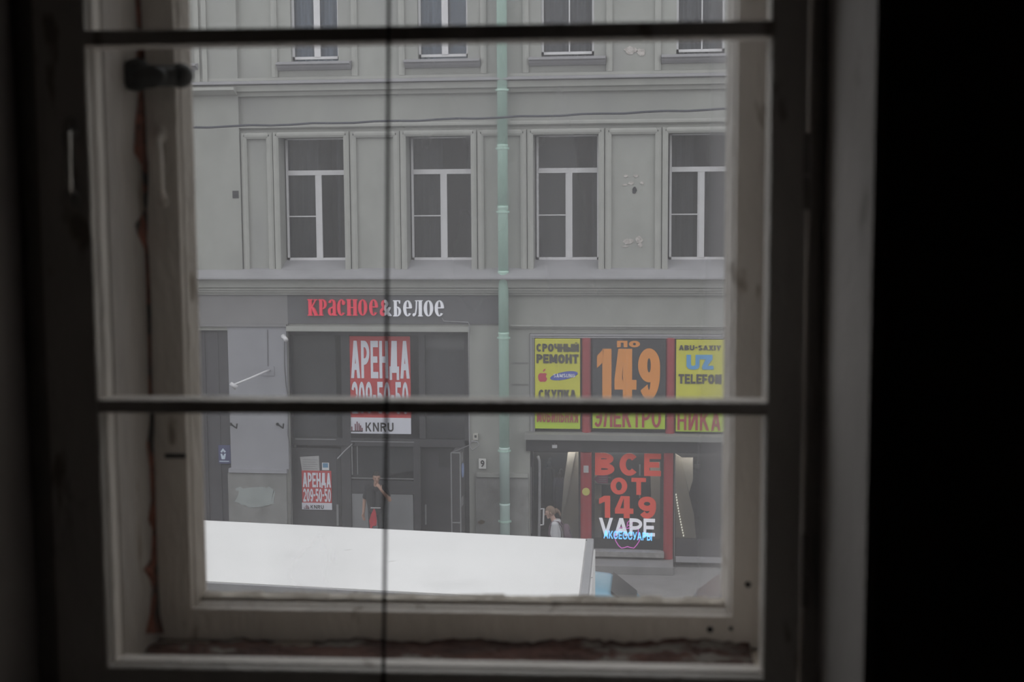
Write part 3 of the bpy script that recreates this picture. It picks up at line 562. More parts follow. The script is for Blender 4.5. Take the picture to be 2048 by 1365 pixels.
part(shop1, 'lower_panel', M_lpanel, 705, 989, 827, 1145, YS+0.0, YS+0.06)
# display shelf seen behind the small window
R_ = rect(790, 940, 828, 960, YS+0.1)
MB().prism([(R_[0]-0.15, R_[2]), (R_[1], R_[2]), (R_[1], R_[3]), (R_[0]-0.1, R_[2]+0.08)], YS+0.1, YS+0.3).build('counter_board', M_lpanel, shop1)
for q in ((586, 671, 672, 877), (852, 671, 930, 877), (704, 893, 828, 962)):
    part(shop1, 'blind', mat('dim_blind', (0.11, 0.112, 0.118), 0.9, 0.2, 0.8), *q, YS+0.10, YS+0.12)
door = part(shop1, 'door', mat('dark_door', (0.034, 0.033, 0.037), 0.5, 0.15, 2), 588, 897, 683, 1145, YS-0.005, YS+0.05)
part(door, 'door_handle', M_metal, 673, 1010, 677, 1052, YS-0.06, YS-0.04)
part(door, 'door_panel', M_shopdark, 597, 905, 674, 1012, YS-0.012, YS-0.004); part(door, 'door_panel', M_shopdark, 597, 1022, 674, 1140, YS-0.012, YS-0.004)
door2 = part(shop1, 'door', M_shopdark, 844, 897, 928, 1145, YS+0.15, YS+0.2)
part(door2, 'door_panel', mat('dark_door_glass', (0.05, 0.05, 0.053), 0.2, 0.1, 2), 878, 905, 922, 935, YS+0.14, YS+0.152)
part(door2, 'door_handle', M_metal, 850, 1010, 853, 1050, YS+0.10, YS+0.12)
bx('door_step', M_kerb, shop1, LS[0]+0.1, LS[1]-0.1, FY-0.55, FY+0.6, 0, 0.24, bevel=0.02)

# posters
def arenda(name, label, q, Y, strip_y, lines, cat='poster'):
    px0, py0, px1, py1 = q; root = empty(name, (PX((px0+px1)/2, py1), Y, PZ(py1, (px0+px1)/2, Y)), label, cat)
    part(root, 'sheet', M_red, px0, py0, px1, strip_y, Y-0.012, Y); part(root, 'strip', mat('poster_white', (0.60, 0.60, 0.67), 0.7, 0.04, 3), px0, strip_y, px1+1, py1, Y-0.014, Y)
    for s, r in lines: word(s, rect(*r, Y), Y-0.012, M_letter, root, t=0.32, h=0.17, gap=0.14, depth=0.006)
    return root
def knru(root, x0, y0, x1, y1, Y):
    wd, ht = x1-x0, y1-y0
    word('KNRU', rect(x0+wd*0.27, y0+ht*0.30, x0+wd*0.72, y0+ht*0.86, Y), Y-0.014, M_black, root, t=0.24, h=0.2, gap=0.25, depth=0.004)
    lg = MB()                               # logo: towers of unequal height over an arch
    bars = [(0.05, 0.40), (0.105, 0.62), (0.135, 0.80), (0.165, 0.66), (0.19, 0.5), (0.215, 0.30)]
    for fx, fh in bars:
        R2 = rect(x0+wd*(fx-0.009), y0+ht*(0.86-fh*0.78), x0+wd*(fx+0.009), y0+ht*0.86, Y); lg.box(R2[0], R2[1], Y-0.019, Y-0.0145, R2[2], R2[3])
    lg.build('logo', mat('logo_dark_red', (0.16, 0.04, 0.06), 0.7, 0.1, 4), root)
    R2 = rect(x0+wd*0.035, y0+ht*0.80, x0+wd*0.225, y0+ht*0.87, Y); bx('logo_base', M_black, root, R2[0], R2[1], Y-0.02, Y-0.0145, R2[2], R2[3])
a1 = arenda('rent_poster', 'large red rental poster with pale lettering in the upper shop window', (698, 673, 821, 868), YS-0.002, 836,
            [('АРЕНДА', (702, 682, 819, 757)), ('209-50-50', (704, 764, 817, 828))]); knru(a1, 698, 836, 822, 868, YS-0.002)
a2 = arenda('rent_poster', 'small red rental poster on the dark shop door', (604, 942, 663, 1020), YS-0.014, 1006.5,
            [('АРЕНДА', (606, 946, 662, 975)), ('209-50-50', (607, 978, 662, 1004))]); knru(a2, 606, 1006.5, 664, 1020, YS-0.014)
# paper notices on the door
nt_ = MB(); R_ = rect(602, 912, 639, 943, YS-0.02)
nt_.prism([(R_[0]+0.02, R_[2]), (R_[1], R_[2]), (R_[1]-0.01, R_[3]), (R_[0]-0.02, R_[3]-0.03)], YS-0.024, YS-0.016)
n1 = tag(nt_.build('paper_notice', mat('grey_paper', (0.36, 0.355, 0.36), 0.85, 0.06, 12), None), 'curled white paper notice taped above the small rental poster', 'notice')
for k in range(5): y = 920+k*4.4; part(n1, 'print_line', mat('grey_print', (0.22, 0.22, 0.23), 0.8, 0.1, 8), 606, y, 635-(k % 2)*4, y+1, YS-0.026, YS-0.0235)
n2 = tag(part(None, 'paper_notice', M_paper, 644, 926, 658, 941, YS-0.02, YS-0.014), 'small square blue and white notice on the dark door', 'notice')
part(n2, 'blue_print', mat('notice_blue', (0.10, 0.23, 0.36), 0.7, 0.08, 6), 645.5, 927, 656, 936, YS-0.022, YS-0.0195)

# ------------------------------------------------------------------ illuminated name sign, condensed serif letters
M_sr = mat('sign_red', (0.62, 0.035, 0.07), 0.5, 0.05, 3, emit=0.22); M_sw = mat('sign_white', (0.80, 0.80, 0.86), 0.5, 0.02, 3, emit=0.12)
def arc(cx, cy, rx, ry, a0, a1, wh, wv, n=20):
    """crescent stroke between two ellipses: thick at the sides, thin top and bottom"""
    o = []; i = []
    for k in range(n+1):
        a = math.radians(a0+(a1-a0)*k/n); o.append((cx+rx*math.cos(a), cy+ry*math.sin(a))); i.append((cx+(rx-wh)*math.cos(a), cy+(ry-wv)*math.sin(a)))
    return [[o[k], o[k+1], i[k+1], i[k]] for k in range(n)]
def R4(x0, x1, y0, y1): return [(x0, y0), (x1, y0), (x1, y1), (x0, y1)]
def stem(x, wd=0.2, s=0.07): return [R4(x, x+wd, 0, 1), R4(x-s, x+wd+s, 0, 0.05), R4(x-s, x+wd+s, 0.95, 1)]
def stroke(pts, ws):
    out = []
    for (a, b), (wa, wb) in zip(zip(pts, pts[1:]), zip(ws, ws[1:])):
        d = Vector((b[0]-a[0], b[1]-a[1])); nn = Vector((-d.y, d.x)).normalized()
        out.append([(a[0]-nn.x*wa/2, a[1]-nn.y*wa/2), (b[0]-nn.x*wb/2, b[1]-nn.y*wb/2), (b[0]+nn.x*wb/2, b[1]+nn.y*wb/2), (a[0]+nn.x*wa/2, a[1]+nn.y*wa/2)])
    return out
GL = {
 'К': (0.66, stem(0.06)+stroke([(0.22, 0.42), (0.55, 0.97)], [0.06, 0.06])+stroke([(0.28, 0.52), (0.40, 0.40), (0.58, 0.02)], [0.10, 0.17, 0.19])+[R4(0.42, 0.66, 0.95, 1), R4(0.44, 0.70, 0, 0.05)]),
 'Р': (0.62, stem(0.06)+arc(0.30, 0.70, 0.30, 0.30, -90, 90, 0.17, 0.05)+[R4(0.2, 0.32, 0.40, 0.45), R4(0.2, 0.32, 0.95, 1)]),
 'А': (0.60, [R4(0.36, 0.55, 0.0, 0.72), R4(0.50, 0.64, 0, 0.05)]+arc(0.30, 0.72, 0.25, 0.28, 0, 165, 0.17, 0.06)+arc(0.24, 0.26, 0.22, 0.26, 60, 330, 0.16, 0.06)+[R4(0.28, 0.40, 0.50, 0.55)]),
 'С': (0.54, arc(0.28, 0.5, 0.28, 0.5, 45, 315, 0.18, 0.05)+arc(0.42, 0.78, 0.10, 0.13, 0, 360, 0.1, 0.13, 10)),
 'Н': (0.66, stem(0.04, 0.19, 0.05)+stem(0.42, 0.19, 0.05)+[R4(0.2, 0.45, 0.47, 0.52)]),
 'О': (0.58, arc(0.28, 0.5, 0.28, 0.5, 0, 360, 0.18, 0.045, 28)),
 'Е': (0.56, arc(0.28, 0.5, 0.28, 0.5, 2, 318, 0.18, 0.05, 26)+[R4(0.12, 0.54, 0.50, 0.56)]),
 'Б': (0.62, stem(0.06)+[R4(0.06, 0.52, 0.94, 1), [(0.46, 0.80), (0.52, 0.80), (0.52, 0.96), (0.42, 0.96)]]+arc(0.28, 0.30, 0.30, 0.30, -90, 90, 0.17, 0.05)+[R4(0.2, 0.3, 0.55, 0.60), R4(0.2, 0.3, 0, 0.05)]),
 'Л': (0.70, [R4(0.42, 0.62, 0, 1), R4(0.36, 0.68, 0, 0.05), R4(0.16, 0.68, 0.95, 1)]+stroke([(0.26, 0.97), (0.24, 0.5), (0.18, 0.14), (0.08, 0.07)], [0.07, 0.07, 0.08, 0.10])+arc(0.07, 0.10, 0.09, 0.10, 0, 360, 0.09, 0.10, 10)),
}
YN = FY-0.035
sign = empty('shop_name_sign', (PX(752), YN, PZ(634, 752)), 'red and white serif letters of the shop name on the dark fascia', 'sign')
def glyph(ch, px0, px1, py0, py1, m_):
    wd, polys = GL[ch]; R_ = rect(px0, py0, px1, py1, YN-0.03); mb = MB()
    for j, p in enumerate(polys): mb.prism([(R_[0]+x/wd*(R_[1]-R_[0]), R_[2]+y*(R_[3]-R_[2])) for x, y in p], YN-0.07-0.0006*(j % 7)-0.0003*(j//7), YN+0.0)
    return mb.build('letter', m_, sign)
for ch, a, b in (('К', 616, 635), ('Р', 638, 654), ('А', 656, 673), ('С', 675, 691), ('Н', 694, 715), ('О', 717, 735), ('Е', 739, 756)): glyph(ch, a, b, 599, 631.5, M_sr)
for ch, a, b in (('Б', 787, 803), ('Е', 807, 824), ('Л', 826, 846), ('О', 848, 867), ('Е', 870, 888)): glyph(ch, a, b, 601, 633, M_sw)
for half, m_ in ((0, M_sr), (1, M_sw)):      # the ampersand is red on the left, white on the right
    v, f = text_verts('&', 0.02); R_ = rect(760, 600, 783, 632.5, YN-0.03)
    xs = [p[0] for p in v]; ys = [p[1] for p in v]; zz = [p[2] for p in v]
    me = bpy.data.meshes.new('amp'); me.from_pydata([(R_[0]+(p[0]-min(xs))/(max(xs)-min(xs))*(R_[1]-R_[0]), YN-0.07*(p[2]-min(zz))/(max(zz)-min(zz)), R_[2]+(p[1]-min(ys))/(max(ys)-min(ys))*(R_[3]-R_[2])) for p in v], [], f)
    bm = bmesh.new(); bm.from_mesh(me); xc = R_[0]+(R_[1]-R_[0])*0.42
    bmesh.ops.bisect_plane(bm, geom=bm.verts[:]+bm.edges[:]+bm.faces[:], plane_co=(xc, 0, 0), plane_no=(1, 0, 0), clear_outer=(half == 0), clear_inner=(half == 1))
    mb = MB(); bm.verts.ensure_lookup_table(); mb.v = [tuple(q.co) for q in bm.verts]; mb.f = [tuple(q.index for q in fc.verts) for fc in bm.faces]; bm.free()
    mb.build('letter', m_, sign)

# ------------------------------------------------------------------ right shop front
YR = FY+0.12
M_yel = mat('sign_yellow', (0.58, 0.56, 0.045), 0.6, 0.06, 1.5); M_lime = mat('sign_lime', (0.42, 0.56, 0.025), 0.6, 0.05, 2)
M_orange = mat('sign_orange', (0.72, 0.27, 0.05), 0.6, 0.05, 2); M_sblack = mat('sign_black', (0.035, 0.036, 0.042), 0.6, 0.1, 2)
M_maroon = mat('sign_dark_red_print', (0.34, 0.03, 0.05), 0.6, 0.06, 3); M_pill = mat('red_column_paint', (0.30, 0.03, 0.04), 0.55, 0.12, 2)
M_blue = mat('sign_sky_blue', (0.10, 0.33, 0.62), 0.6, 0.05, 3); M_navy = mat('oval_blue', (0.07, 0.10, 0.42), 0.6, 0.05, 3)
M_text = mat('sign_black_print', (0.06, 0.055, 0.05), 0.7, 0.08, 3)
M_beige = mat('beige_board', (0.40, 0.36, 0.30), 0.8, 0.06, 2)
shop2 = empty('phone_shop', ((RS[0]+RS[1])/2, YR, 0), 'shop front with red columns and bright signs, right of the green drainpipe', 'shop front')
bx('interior_back', M_shopdark, shop2, RS[0], RS[1], YR+2.2, YR+2.25, 0, RS[3]); bx('interior_floor', M_dark, shop2, RS[0], RS[1], YR+0.1, YR+2.2, 0.0, 0.18)
bx('interior_ceiling', M_dark, shop2, RS[0], RS[1], YR+0.1, YR+2.2, PZ(900, 1280)-0.0, PZ(880, 1280))
part(shop2, 'sign_backing', M_sblack, 1060, 668, 1510, 874, YR+0.02, YR+0.08)
# torn pale trim round the sign opening
tm = MB()
for i, (a, b, c, d) in enumerate(((1060, 668, 1066, 872), (1066.5, 672, 1069, 868), (1060, 669, 1445, 673.5), (1064, 674.5, 1446, 677), (1445, 668, 1510, 675))):
    R_ = rect(a, b, c, d, FY-0.03-0.01*i); tm.box(R_[0], R_[1], FY-0.03-0.01*i, FY+0.12, R_[2], R_[3])
tm.build('sign_opening_trim', M_flash, shop2)
# projecting canopy between sign row and doors
R_ = rect(1049, 868, 1515, 893, FY-0.3)
MB().bar_x([(FY+0.1, PZ(865, 1250, FY)), (FY-0.30, PZ(872, 1250, FY-0.3)), (FY-0.30, PZ(883, 1250, FY-0.3)), (FY+0.1, PZ(884, 1250, FY))], R_[0], R_[1]).build('canopy', mat('canopy_grey', (0.22, 0.22, 0.21), 0.7, 0.1, 2), shop2)
part(shop2, 'canopy_fascia', M_shopdark, 1052, 884, 1515, 906, FY-0.06, FY+0.12)
# columns: upper and lower lengths, rounded
def column(x0, y0, x1, y1, Y):
    R_ = rect(x0, y0, x1, y1, Y); cx = (R_[0]+R_[1])/2; r = (R_[1]-R_[0])/2; n = 12
    return MB().bar_z([(cx-r, Y+0.14)]+[(cx-r*math.cos(math.pi*k/n), Y+0.02-r*0.8*math.sin(math.pi*k/n)) for k in range(n+1)]+[(cx+r, Y+0.14)], R_[2], R_[3]).build('column', M_pill, shop2, smooth=False)
column(1163.5, 676, 1182.5, 870, FY-0.02); column(1331, 676, 1350, 872, FY-0.02)
c1 = column(1161, 905, 1183, 1140, FY+0.02); column(1327, 900, 1346, 1128, FY+0.02)
for q in ((1157, 900, 1162, 1140), (1183, 900, 1187, 1140), (1322, 900, 1327.5, 1140), (1346, 900, 1350.5, 1140), (1060, 900, 1067, 1140), (1446, 900, 1452, 1140)): part(shop2, 'frame_member', M_shopdark, *q, YR-0.05, YR+0.06)
for q in ((1067, 1080, 1157, 1140), (1351, 1080, 1446, 1118), (1452, 1080, 1510, 1118)): part(shop2, 'bulkhead', M_shopdark, *q, YR-0.04, YR+0.06)
part(shop2, 'bulkhead', M_flash, 1351, 1117, 1510, 1127, YR-0.12, YR+0.06)
for q in ((1067, 906, 1157, 1080), (1351, 908, 1446, 1080), (1452, 908, 1510, 1080)): part(shop2, 'pane', G_shop, *q, YR+0.01, YR+0.02)
gdoor = part(shop2, 'door', G_shop, 1188, 906, 1322, 1104, YR+0.01, YR+0.02)
for q in ((1187, 906, 1189, 1104), (1320, 906, 1322, 1104), (1189, 1098, 1320, 1104)): part(gdoor, 'door_frame', M_shopdark, *q, YR+0.0, YR+0.03)
part(gdoor, 'kick_plate', mat('grey_kick_plate', (0.07, 0.07, 0.075), 0.6, 0.1, 3), 1189, 1078, 1320, 1098, YR+0.03, YR+0.05)
bx('threshold', M_kerb, shop2, PX(1186, 1105), PX(1328, 1105), FY-0.12, YR+0.1, PZ(1115, 1250, FY-0.12), PZ(1105, 1250, FY-0.12))
bx('entrance_step', M_pave, shop2, PX(1184, 1125), PX(1346, 1125), FY-0.62, FY+0.1, 0, 0.17, bevel=0.01)
# interior boards and shelves
def board(pts, Y, d, m_, name='partition_board'): return MB().prism([P(a, b, Y) for a, b in pts], Y, Y+d).build(name, m_, shop2)
board([(1157, 1078), (1157, 905), (1151, 905), (1135, 990), (1112, 1078)], YR+0.34, 0.03, M_beige)
board([(1151, 905), (1136, 905), (1128, 960), (1122, 1034), (1124, 1040), (1135, 992)], YR+0.30, 0.02, mat('lit_beige_board', (0.46, 0.425, 0.37), 0.8, 0.05, 2))  # paler copy of the beige: light on this board is put into its colour
board([(1351, 1078), (1392, 1078), (1388, 1030), (1377, 985), (1362, 915), (1351, 908)], YR+0.34, 0.03, M_beige)
board([(1362, 916), (1378, 986), (1386, 960), (1386, 916)], YR+0.40, 0.02, MATS['lit_beige_board'])
board([(1188, 1078), (1203, 1078), (1203, 948), (1188, 945)], YR+0.35, 0.03, M_beige); board([(1304, 1078), (1321, 1078), (1321, 925), (1300, 925), (1302, 990)], YR+0.35, 0.03, M_beige)
board([(1203, 1040), (1304, 1044), (1304, 1078), (1203, 1078)], YR+0.6, 0.05, mat('dim_counter', (0.16, 0.15, 0.14), 0.8, 0.1, 2), 'counter')
for y in (955, 968, 1000): part(shop2, 'shelf', MATS['dim_counter'], 1190, y, 1222, y+2.5, YR+0.30, YR+0.34)
for y in (930, 975): part(shop2, 'shelf', M_metal, 1278, y, 1281, y+22, YR+0.4, YR+0.43)
# glowing tubes added out of view behind the fascia to brighten the display
M_tube = mat('added_fill_tube', (0.9, 0.86, 0.78), 0.4, 0.01, 3, emit=22.0)
for a, b in ((1070, 1154), (1192, 1318), (1354, 1442)):
    MB().tube([(PX(a, 900), YR+0.13, PZ(903, 1250)), (PX(b, 900), YR+0.13, PZ(903, 1250))], 0.022, 8).build('added_fill_tube', M_tube, shop2)
# string of small lamps along the right board
lm = MB()
for i in range(16):
    t = i/15; px, py = 1352+12*t+(3*t*t), 990+82*t
    x, z = P(px, py, YR+0.30); lm.ball((x, YR+0.30, z), 0.014, 1, 1, 1.6, 6, 4)
tag(lm.build('fairy_lights', mat('warm_bulb', (0.75, 0.72, 0.6), 0.4, 0.02, 3, emit=0.7), shop2), kind='stuff')
# long pull handle on the left bay
hx = lambda px, py: (P(px, py, YR-0.12)[0], YR-0.12, P(px, py, YR-0.12)[1])
MB().tube([hx(1075.5, 913), hx(1079, 922), hx(1079.5, 960), hx(1079, 1010), hx(1078, 1075), hx(1078, 1090)], 0.028, 8).build('door_bar', M_metal, shop2, smooth=True)
MB().tube([hx(1079, 1019), hx(1087.5, 1018), hx(1086.5, 1050), hx(1079, 1051)], 0.018, 6).build('door_handle', M_pvc, shop2)
part(shop2, 'frame_edge', M_metal, 1062, 935, 1063.2, 1068, YR-0.07, YR-0.05); part(shop2, 'frame_edge', M_metal, 1348.5, 905, 1350, 1125, YR-0.07, YR-0.05)
yd = P(1172, 984, FY-0.09); s_ = tag(MB().tube([(yd[0], FY-0.085, yd[1]), (yd[0], FY-0.10, yd[1])], 0.08, 20).build('round_sticker', mat('sticker_yellow', (0.50, 0.46, 0.12), 0.6, 0.1, 8), None), 'round yellow sticker on the left red column', 'sticker')
tag(part(None, 'paper_notice', mat('grey_paper2', (0.40, 0.39, 0.40), 0.8, 0.05, 6), 1167, 932, 1177, 946, FY-0.095, FY-0.085), 'small white notice high on the left red column', 'notice')
R_ = rect(1188, 951, 1216, 967, YR); st = tag(MB().prism([(R_[0], (R_[2]+R_[3])/2), (R_[0]+0.08, R_[2]), (R_[1], R_[2]), (R_[1], R_[3]), (R_[0]+0.08, R_[3])], YR-0.004, YR+0.006).build('price_tag_sticker', mat('sticker_plum', (0.12, 0.03, 0.06), 0.6, 0.1, 6), None), 'plum arrow-shaped sticker on the glass shop door', 'sticker')
for k in range(3): part(st, 'print_line', M_curt, 1198, 955+k*4, 1213, 956.2+k*4, YR-0.008, YR-0.003)
fl = empty('floodlight', (PX(1109, 893), FY-0.14, PZ(897, 1109)), 'small white floodlight under the canopy above the red columns', 'lamp')
part(fl, 'head', M_pvc, 1104, 890.5, 1114, 897, FY-0.14, FY-0.08, 0.005); part(fl, 'bracket', M_metal, 1108, 888, 1110, 893, FY-0.09, FY-0.055)

# dark jackets hanging in the bays
M_jk1 = mat('charcoal_padded_cloth', (0.035, 0.036, 0.04), 0.8, 0.3, 9, bump=0.3, bscale=14); M_jk2 = mat('plum_navy_cloth', (0.045, 0.04, 0.06), 0.8, 0.3, 6); M_jk3 = mat('black_cloth', (0.025, 0.026, 0.028), 0.85, 0.2, 8)
def jacket(name, label, px, py0, py1, wpx, Y, m_, seed, bands=6):
    """padded jacket on a hanger: stacked quilted rings for the body, two sleeves, a collar and hook"""
    r = random.Random(seed); x, zt = P(px, py0, Y); zb_ = PZ(py1, px, Y); H = zt-zb_; W = wpx*FY/FPX/2
    root = empty(name, (x, Y, zb_), label, 'jacket', 'jackets in the shop windows')
    mb = MB(); n = 16; rows = 4*bands
    for j in range(rows+1):
        t = j/rows; z = zt-H*t*0.92-0.04; q = (0.45+0.55*min(1, t*5))*W*(1+0.05*math.sin(t*bands*2*math.pi))*(1-0.12*t)*(1+0.03*r.uniform(-1, 1))
        mb.v += [(x+q*math.cos(2*math.pi*k/n), Y+0.10+q*0.42*math.sin(2*math.pi*k/n), z) for k in range(n)]
    for j in range(rows):
        for k in range(n): mb.f.append((j*n+k, j*n+(k+1) % n, (j+1)*n+(k+1) % n, (j+1)*n+k))
    mb.f.append(tuple(range(n))); mb.f.append(tuple(rows*n+k for k in reversed(range(n))))
    mb.build('body', m_, root, smooth=True)
    for s in (-1, 1):
        pts = [(x+s*W*0.72, Y+0.08, zt-H*0.10), (x+s*W*1.0, Y+0.05, zt-H*0.32), (x+s*W*1.06, Y+0.03, zt-H*0.56), (x+s*W*0.98, Y+0.02, zt-H*0.78)]
        MB().tube(pts, [W*0.30, W*0.30, W*0.26, W*0.20], 10).build('sleeve', m_, root, smooth=True)
    MB().tube([(x, Y+0.10, zt-0.06), (x, Y+0.10, zt+0.04)], [W*0.42, W*0.34], 12).build('collar', M_jk3, root, smooth=True)
    MB().tube([(x, Y+0.10, zt+0.03), (x, Y+0.10, zt+0.10), (x+0.03, Y+0.10, zt+0.13), (x+0.06, Y+0.10, zt+0.10)], 0.006, 6).build('hanger_hook', M_metal, root)
jacket('padded_jacket', 'dark grey padded jacket hanging in the right bay of the phone shop', 1395, 935, 1040, 40, YR+0.46, M_jk1, 1, 5)
jacket('padded_jacket', 'charcoal jacket partly behind another one in the right shop bay', 1425, 945, 1060, 34, YR+0.75, M_jk3, 2, 4)
jacket('padded_jacket', 'plum jacket hanging in the left bay beside the red column', 1119, 952, 1020, 24, YR+0.44, M_jk2, 3, 4)
jacket('padded_jacket', 'near-black jacket hanging close to the white door handle', 1097, 930, 1030, 24, YR+0.72, M_jk3, 4, 4)

# ---- sign boxes
YB_ = FY-0.02
def board_sign(name, label, q, m_, Y=YB_, d=0.06):
    root = empty(name, (PX((q[0]+q[2])/2, q[3]), Y, PZ(q[3], (q[0]+q[2])/2, Y)), label, 'sign'); part(root, 'panel', m_, *q, Y-d, Y+0.12, 0.006); return root
YT = YB_-0.06
s1 = board_sign('phone_repair_sign', 'yellow sign with black lettering, a red apple and a blue oval', (1070, 678, 1160, 858), M_yel)
part(s1, 'lower_panel', M_lime, 1070, 824, 1160, 858, YT-0.004, YT+0.002)
word('СРОЧНЫЙ', rect(1073, 688, 1158, 704, YT), YT, M_text, s1, t=0.36, h=0.24, gap=0.12); word('РЕМОНТ', rect(1073, 709, 1157, 727, YT), YT, M_text, s1, t=0.36, h=0.25, gap=0.12)
word('СКУПКА', rect(1077, 780, 1152, 800, YT), YT, M_text, s1, t=0.36); word('МОБИЛЬНАЯ', rect(1074, 822, 1156, 845, YT), YT-0.004, M_maroon, s1, t=0.30, h=0.16, gap=0.25)
def ell(cx, cy, rx, ry, rot, n=36): return [(cx+rx*math.cos(a)*math.cos(rot)-ry*math.sin(a)*math.sin(rot), cy+rx*math.cos(a)*math.sin(rot)+ry*math.sin(a)*math.cos(rot)) for a in [2*math.pi*k/n for k in range(n)]]
def pxpoly(pts, Y, d, name, m_, root): return MB().prism([P(a, b, Y) for a, b in pts], Y-d, Y).build(name, m_, root)
pxpoly(list(reversed(ell(1128, 752, 28, 7.6, math.radians(-11)))), YT, 0.006, 'oval', M_navy, s1)
word('SAMSUNG', rect(1107, 748, 1150, 755.5, YT), YT-0.006, M_letter, s1, t=0.28, h=0.2, gap=0.16, depth=0.004)
def apple_outline(cx, cy, s, bite=True):
    pts = [(0.02, 0.62), (0.30, 0.72), (0.62, 0.66), (0.80, 0.48)]
    pts += [(0.66, 0.30), (0.60, 0.08), (0.66, -0.16), (0.86, -0.34)] if bite else [(0.90, 0.2), (0.92, -0.1)]
    pts += [(0.74, -0.66), (0.50, -0.94), (0.26, -0.98), (0.0, -0.88), (-0.26, -0.98), (-0.52, -0.92), (-0.78, -0.58), (-0.90, -0.10), (-0.84, 0.34), (-0.62, 0.62), (-0.30, 0.72)]
    return [(cx+x*s, cy-y*s) for x, y in pts]
apl = apple_outline(1085.5, 754, 10.5)
pxpoly(apl, YT, 0.006, 'apple_mark', mat('apple_red', (0.48, 0.04, 0.08), 0.6, 0.05, 3), s1)
pxpoly(list(reversed([(1086, 744), (1087, 740), (1091, 737.5), (1090.5, 741), (1088, 743.5)])), YT, 0.006, 'apple_leaf', MATS['apple_red'], s1)
s2 = board_sign('price_sign', 'black sign with a huge orange price above lime lettering', (1185, 679, 1331, 858), M_sblack)
part(s2, 'lower_panel', M_lime, 1185, 822, 1330, 858, YT-0.004, YT+0.002)
word('ПО', rect(1234, 682, 1280, 695, YT), YT, M_orange, s2, t=0.36, h=0.30, gap=0.15); word('ЭЛЕКТРО', rect(1187, 815, 1322, 855, YT), YT-0.004, M_maroon, s2, t=0.27, h=0.14, gap=0.14)
for ch, r in (('1', (1194, 698, 1223, 800)), ('4', (1229, 698, 1273, 800)), ('9', (1276, 697, 1320, 800))): word(ch, rect(*r, YT), YT, M_orange, s2, t=0.42, h=0.19, name='digit')
s3 = board_sign('telephone_sign', 'yellow sign with big blue letters next to the right red column', (1352, 680, 1450, 864), M_yel)
part(s3, 'lower_panel', M_lime, 1352, 826, 1450, 864, YT-0.004, YT+0.002)
word('ABU-SAXIY', rect(1358, 691, 1442, 701, YT), YT, M_text, s3, t=0.30, h=0.25, gap=0.18); word('TELEFON', rect(1357, 749, 1443, 768, YT), YT, M_text, s3, t=0.38, h=0.22, gap=0.13); word('НИКА', rect(1355, 822, 1441, 861, YT), YT-0.004, M_maroon, s3, t=0.25, h=0.12, gap=0.25)
# the blue UZ is one joined shape
tk = 7.5
uz = [(1373, 710), (1373, 733), (1377, 738), (1383, 739.5), (1391, 739.5), (1397, 737), (1399, 733), (1399, 719), (1411, 719), (1404, 734), (1405, 739.5), (1427, 739.5), (1427, 732), (1415, 732), (1425, 719), (1425, 710), (1391, 710), (1391, 730), (1388, 732), (1384, 732), (1382, 730), (1382, 710)]
pxpoly(uz, YT, 0.012, 'lettering', M_blue, s3)

# ---- vinyl lettering and neon on the glass door
YV = YR+0.004; M_vred = mat('glowing_vinyl_red', (0.66, 0.075, 0.05), 0.5, 0.04, 3, emit=0.10); M_vw = mat('white_light_letters', (0.75, 0.74, 0.80), 0.5, 0.02, 3, emit=0.22)  # red vinyl is given a faint glow to brighten it, though no lamp
v1 = empty('door_lettering', (PX(1256, 1036), YV, PZ(1036, 1256)), 'big red vinyl lettering on the glass shop door', 'lettering')
for s, r, b in (('ВСЕ', (1190, 907, 1322, 952), 0.05), ('ОТ', (1221, 956, 1292, 990), 0.045), ('149', (1198, 993, 1312, 1037), 0.05)): word(s, rect(*r, YV), YV, M_vred, v1, t=0.32, h=0.24, gap=0.26, depth=0.006)
v2 = empty('vape_sign', (PX(1256, 1072), YV-0.01, PZ(1073, 1256)), 'white lit lettering low on the glass shop door', 'sign')
word('VAPE', rect(1198, 1037, 1310, 1072, YV), YV-0.008, M_vw, v2, t=0.24, h=0.19, gap=0.10, depth=0.02)
neon_b = bpy.data.materials.new('neon_blue'); neon_v = bpy.data.materials.new('neon_violet')
for nm_, c_, st_ in ((neon_b, (0.16, 0.52, 0.95, 1), 0.85), (neon_v, (0.50, 0.10, 0.42, 1), 0.45)):
    nm_.use_nodes = True; b_ = nm_.node_tree.nodes['Principled BSDF']; b_.inputs['Base Color'].default_value = c_; b_.inputs['Emission Color'].default_value = c_
    b_.inputs['Emission Strength'].default_value = st_
    nz_ = nm_.node_tree.nodes.new('ShaderNodeTexNoise'); nz_.inputs['Scale'].default_value = 30; nm_.node_tree.links.new(nz_.outputs['Fac'], b_.inputs['Roughness'])
v3 = empty('neon_word', (PX(1256, 1082), YV-0.03, PZ(1082, 1256)), 'bright blue neon word across the bottom of the glass door', 'neon sign')
text('АКСЕССУАРЫ', rect(1207, 1064, 1304, 1080, YV-0.04), YV-0.03, neon_b, v3, name='neon_tubes', bold=0.0, spacing=1.08, neon=0.028, depth=0.02, shear=-0.03)
v4 = empty('neon_apple', (PX(1255, 1098), YV-0.02, PZ(1098, 1256)), 'thin violet neon outline of a fruit on the glass door', 'neon sign')
ao = [(1255, 1058), (1248, 1055), (1240, 1056), (1233, 1062), (1230, 1072), (1231, 1082), (1237, 1092), (1243, 1097), (1249, 1096), (1255, 1094), (1261, 1096), (1268, 1097), (1274, 1090), (1279, 1082), (1277, 1074), (1276, 1066), (1277, 1060), (1271, 1056), (1263, 1055), (1255, 1058)]
pv = lambda pts: [(P(a, b, YV-0.02)[0], YV-0.02, P(a, b, YV-0.02)[1]) for a, b in pts]
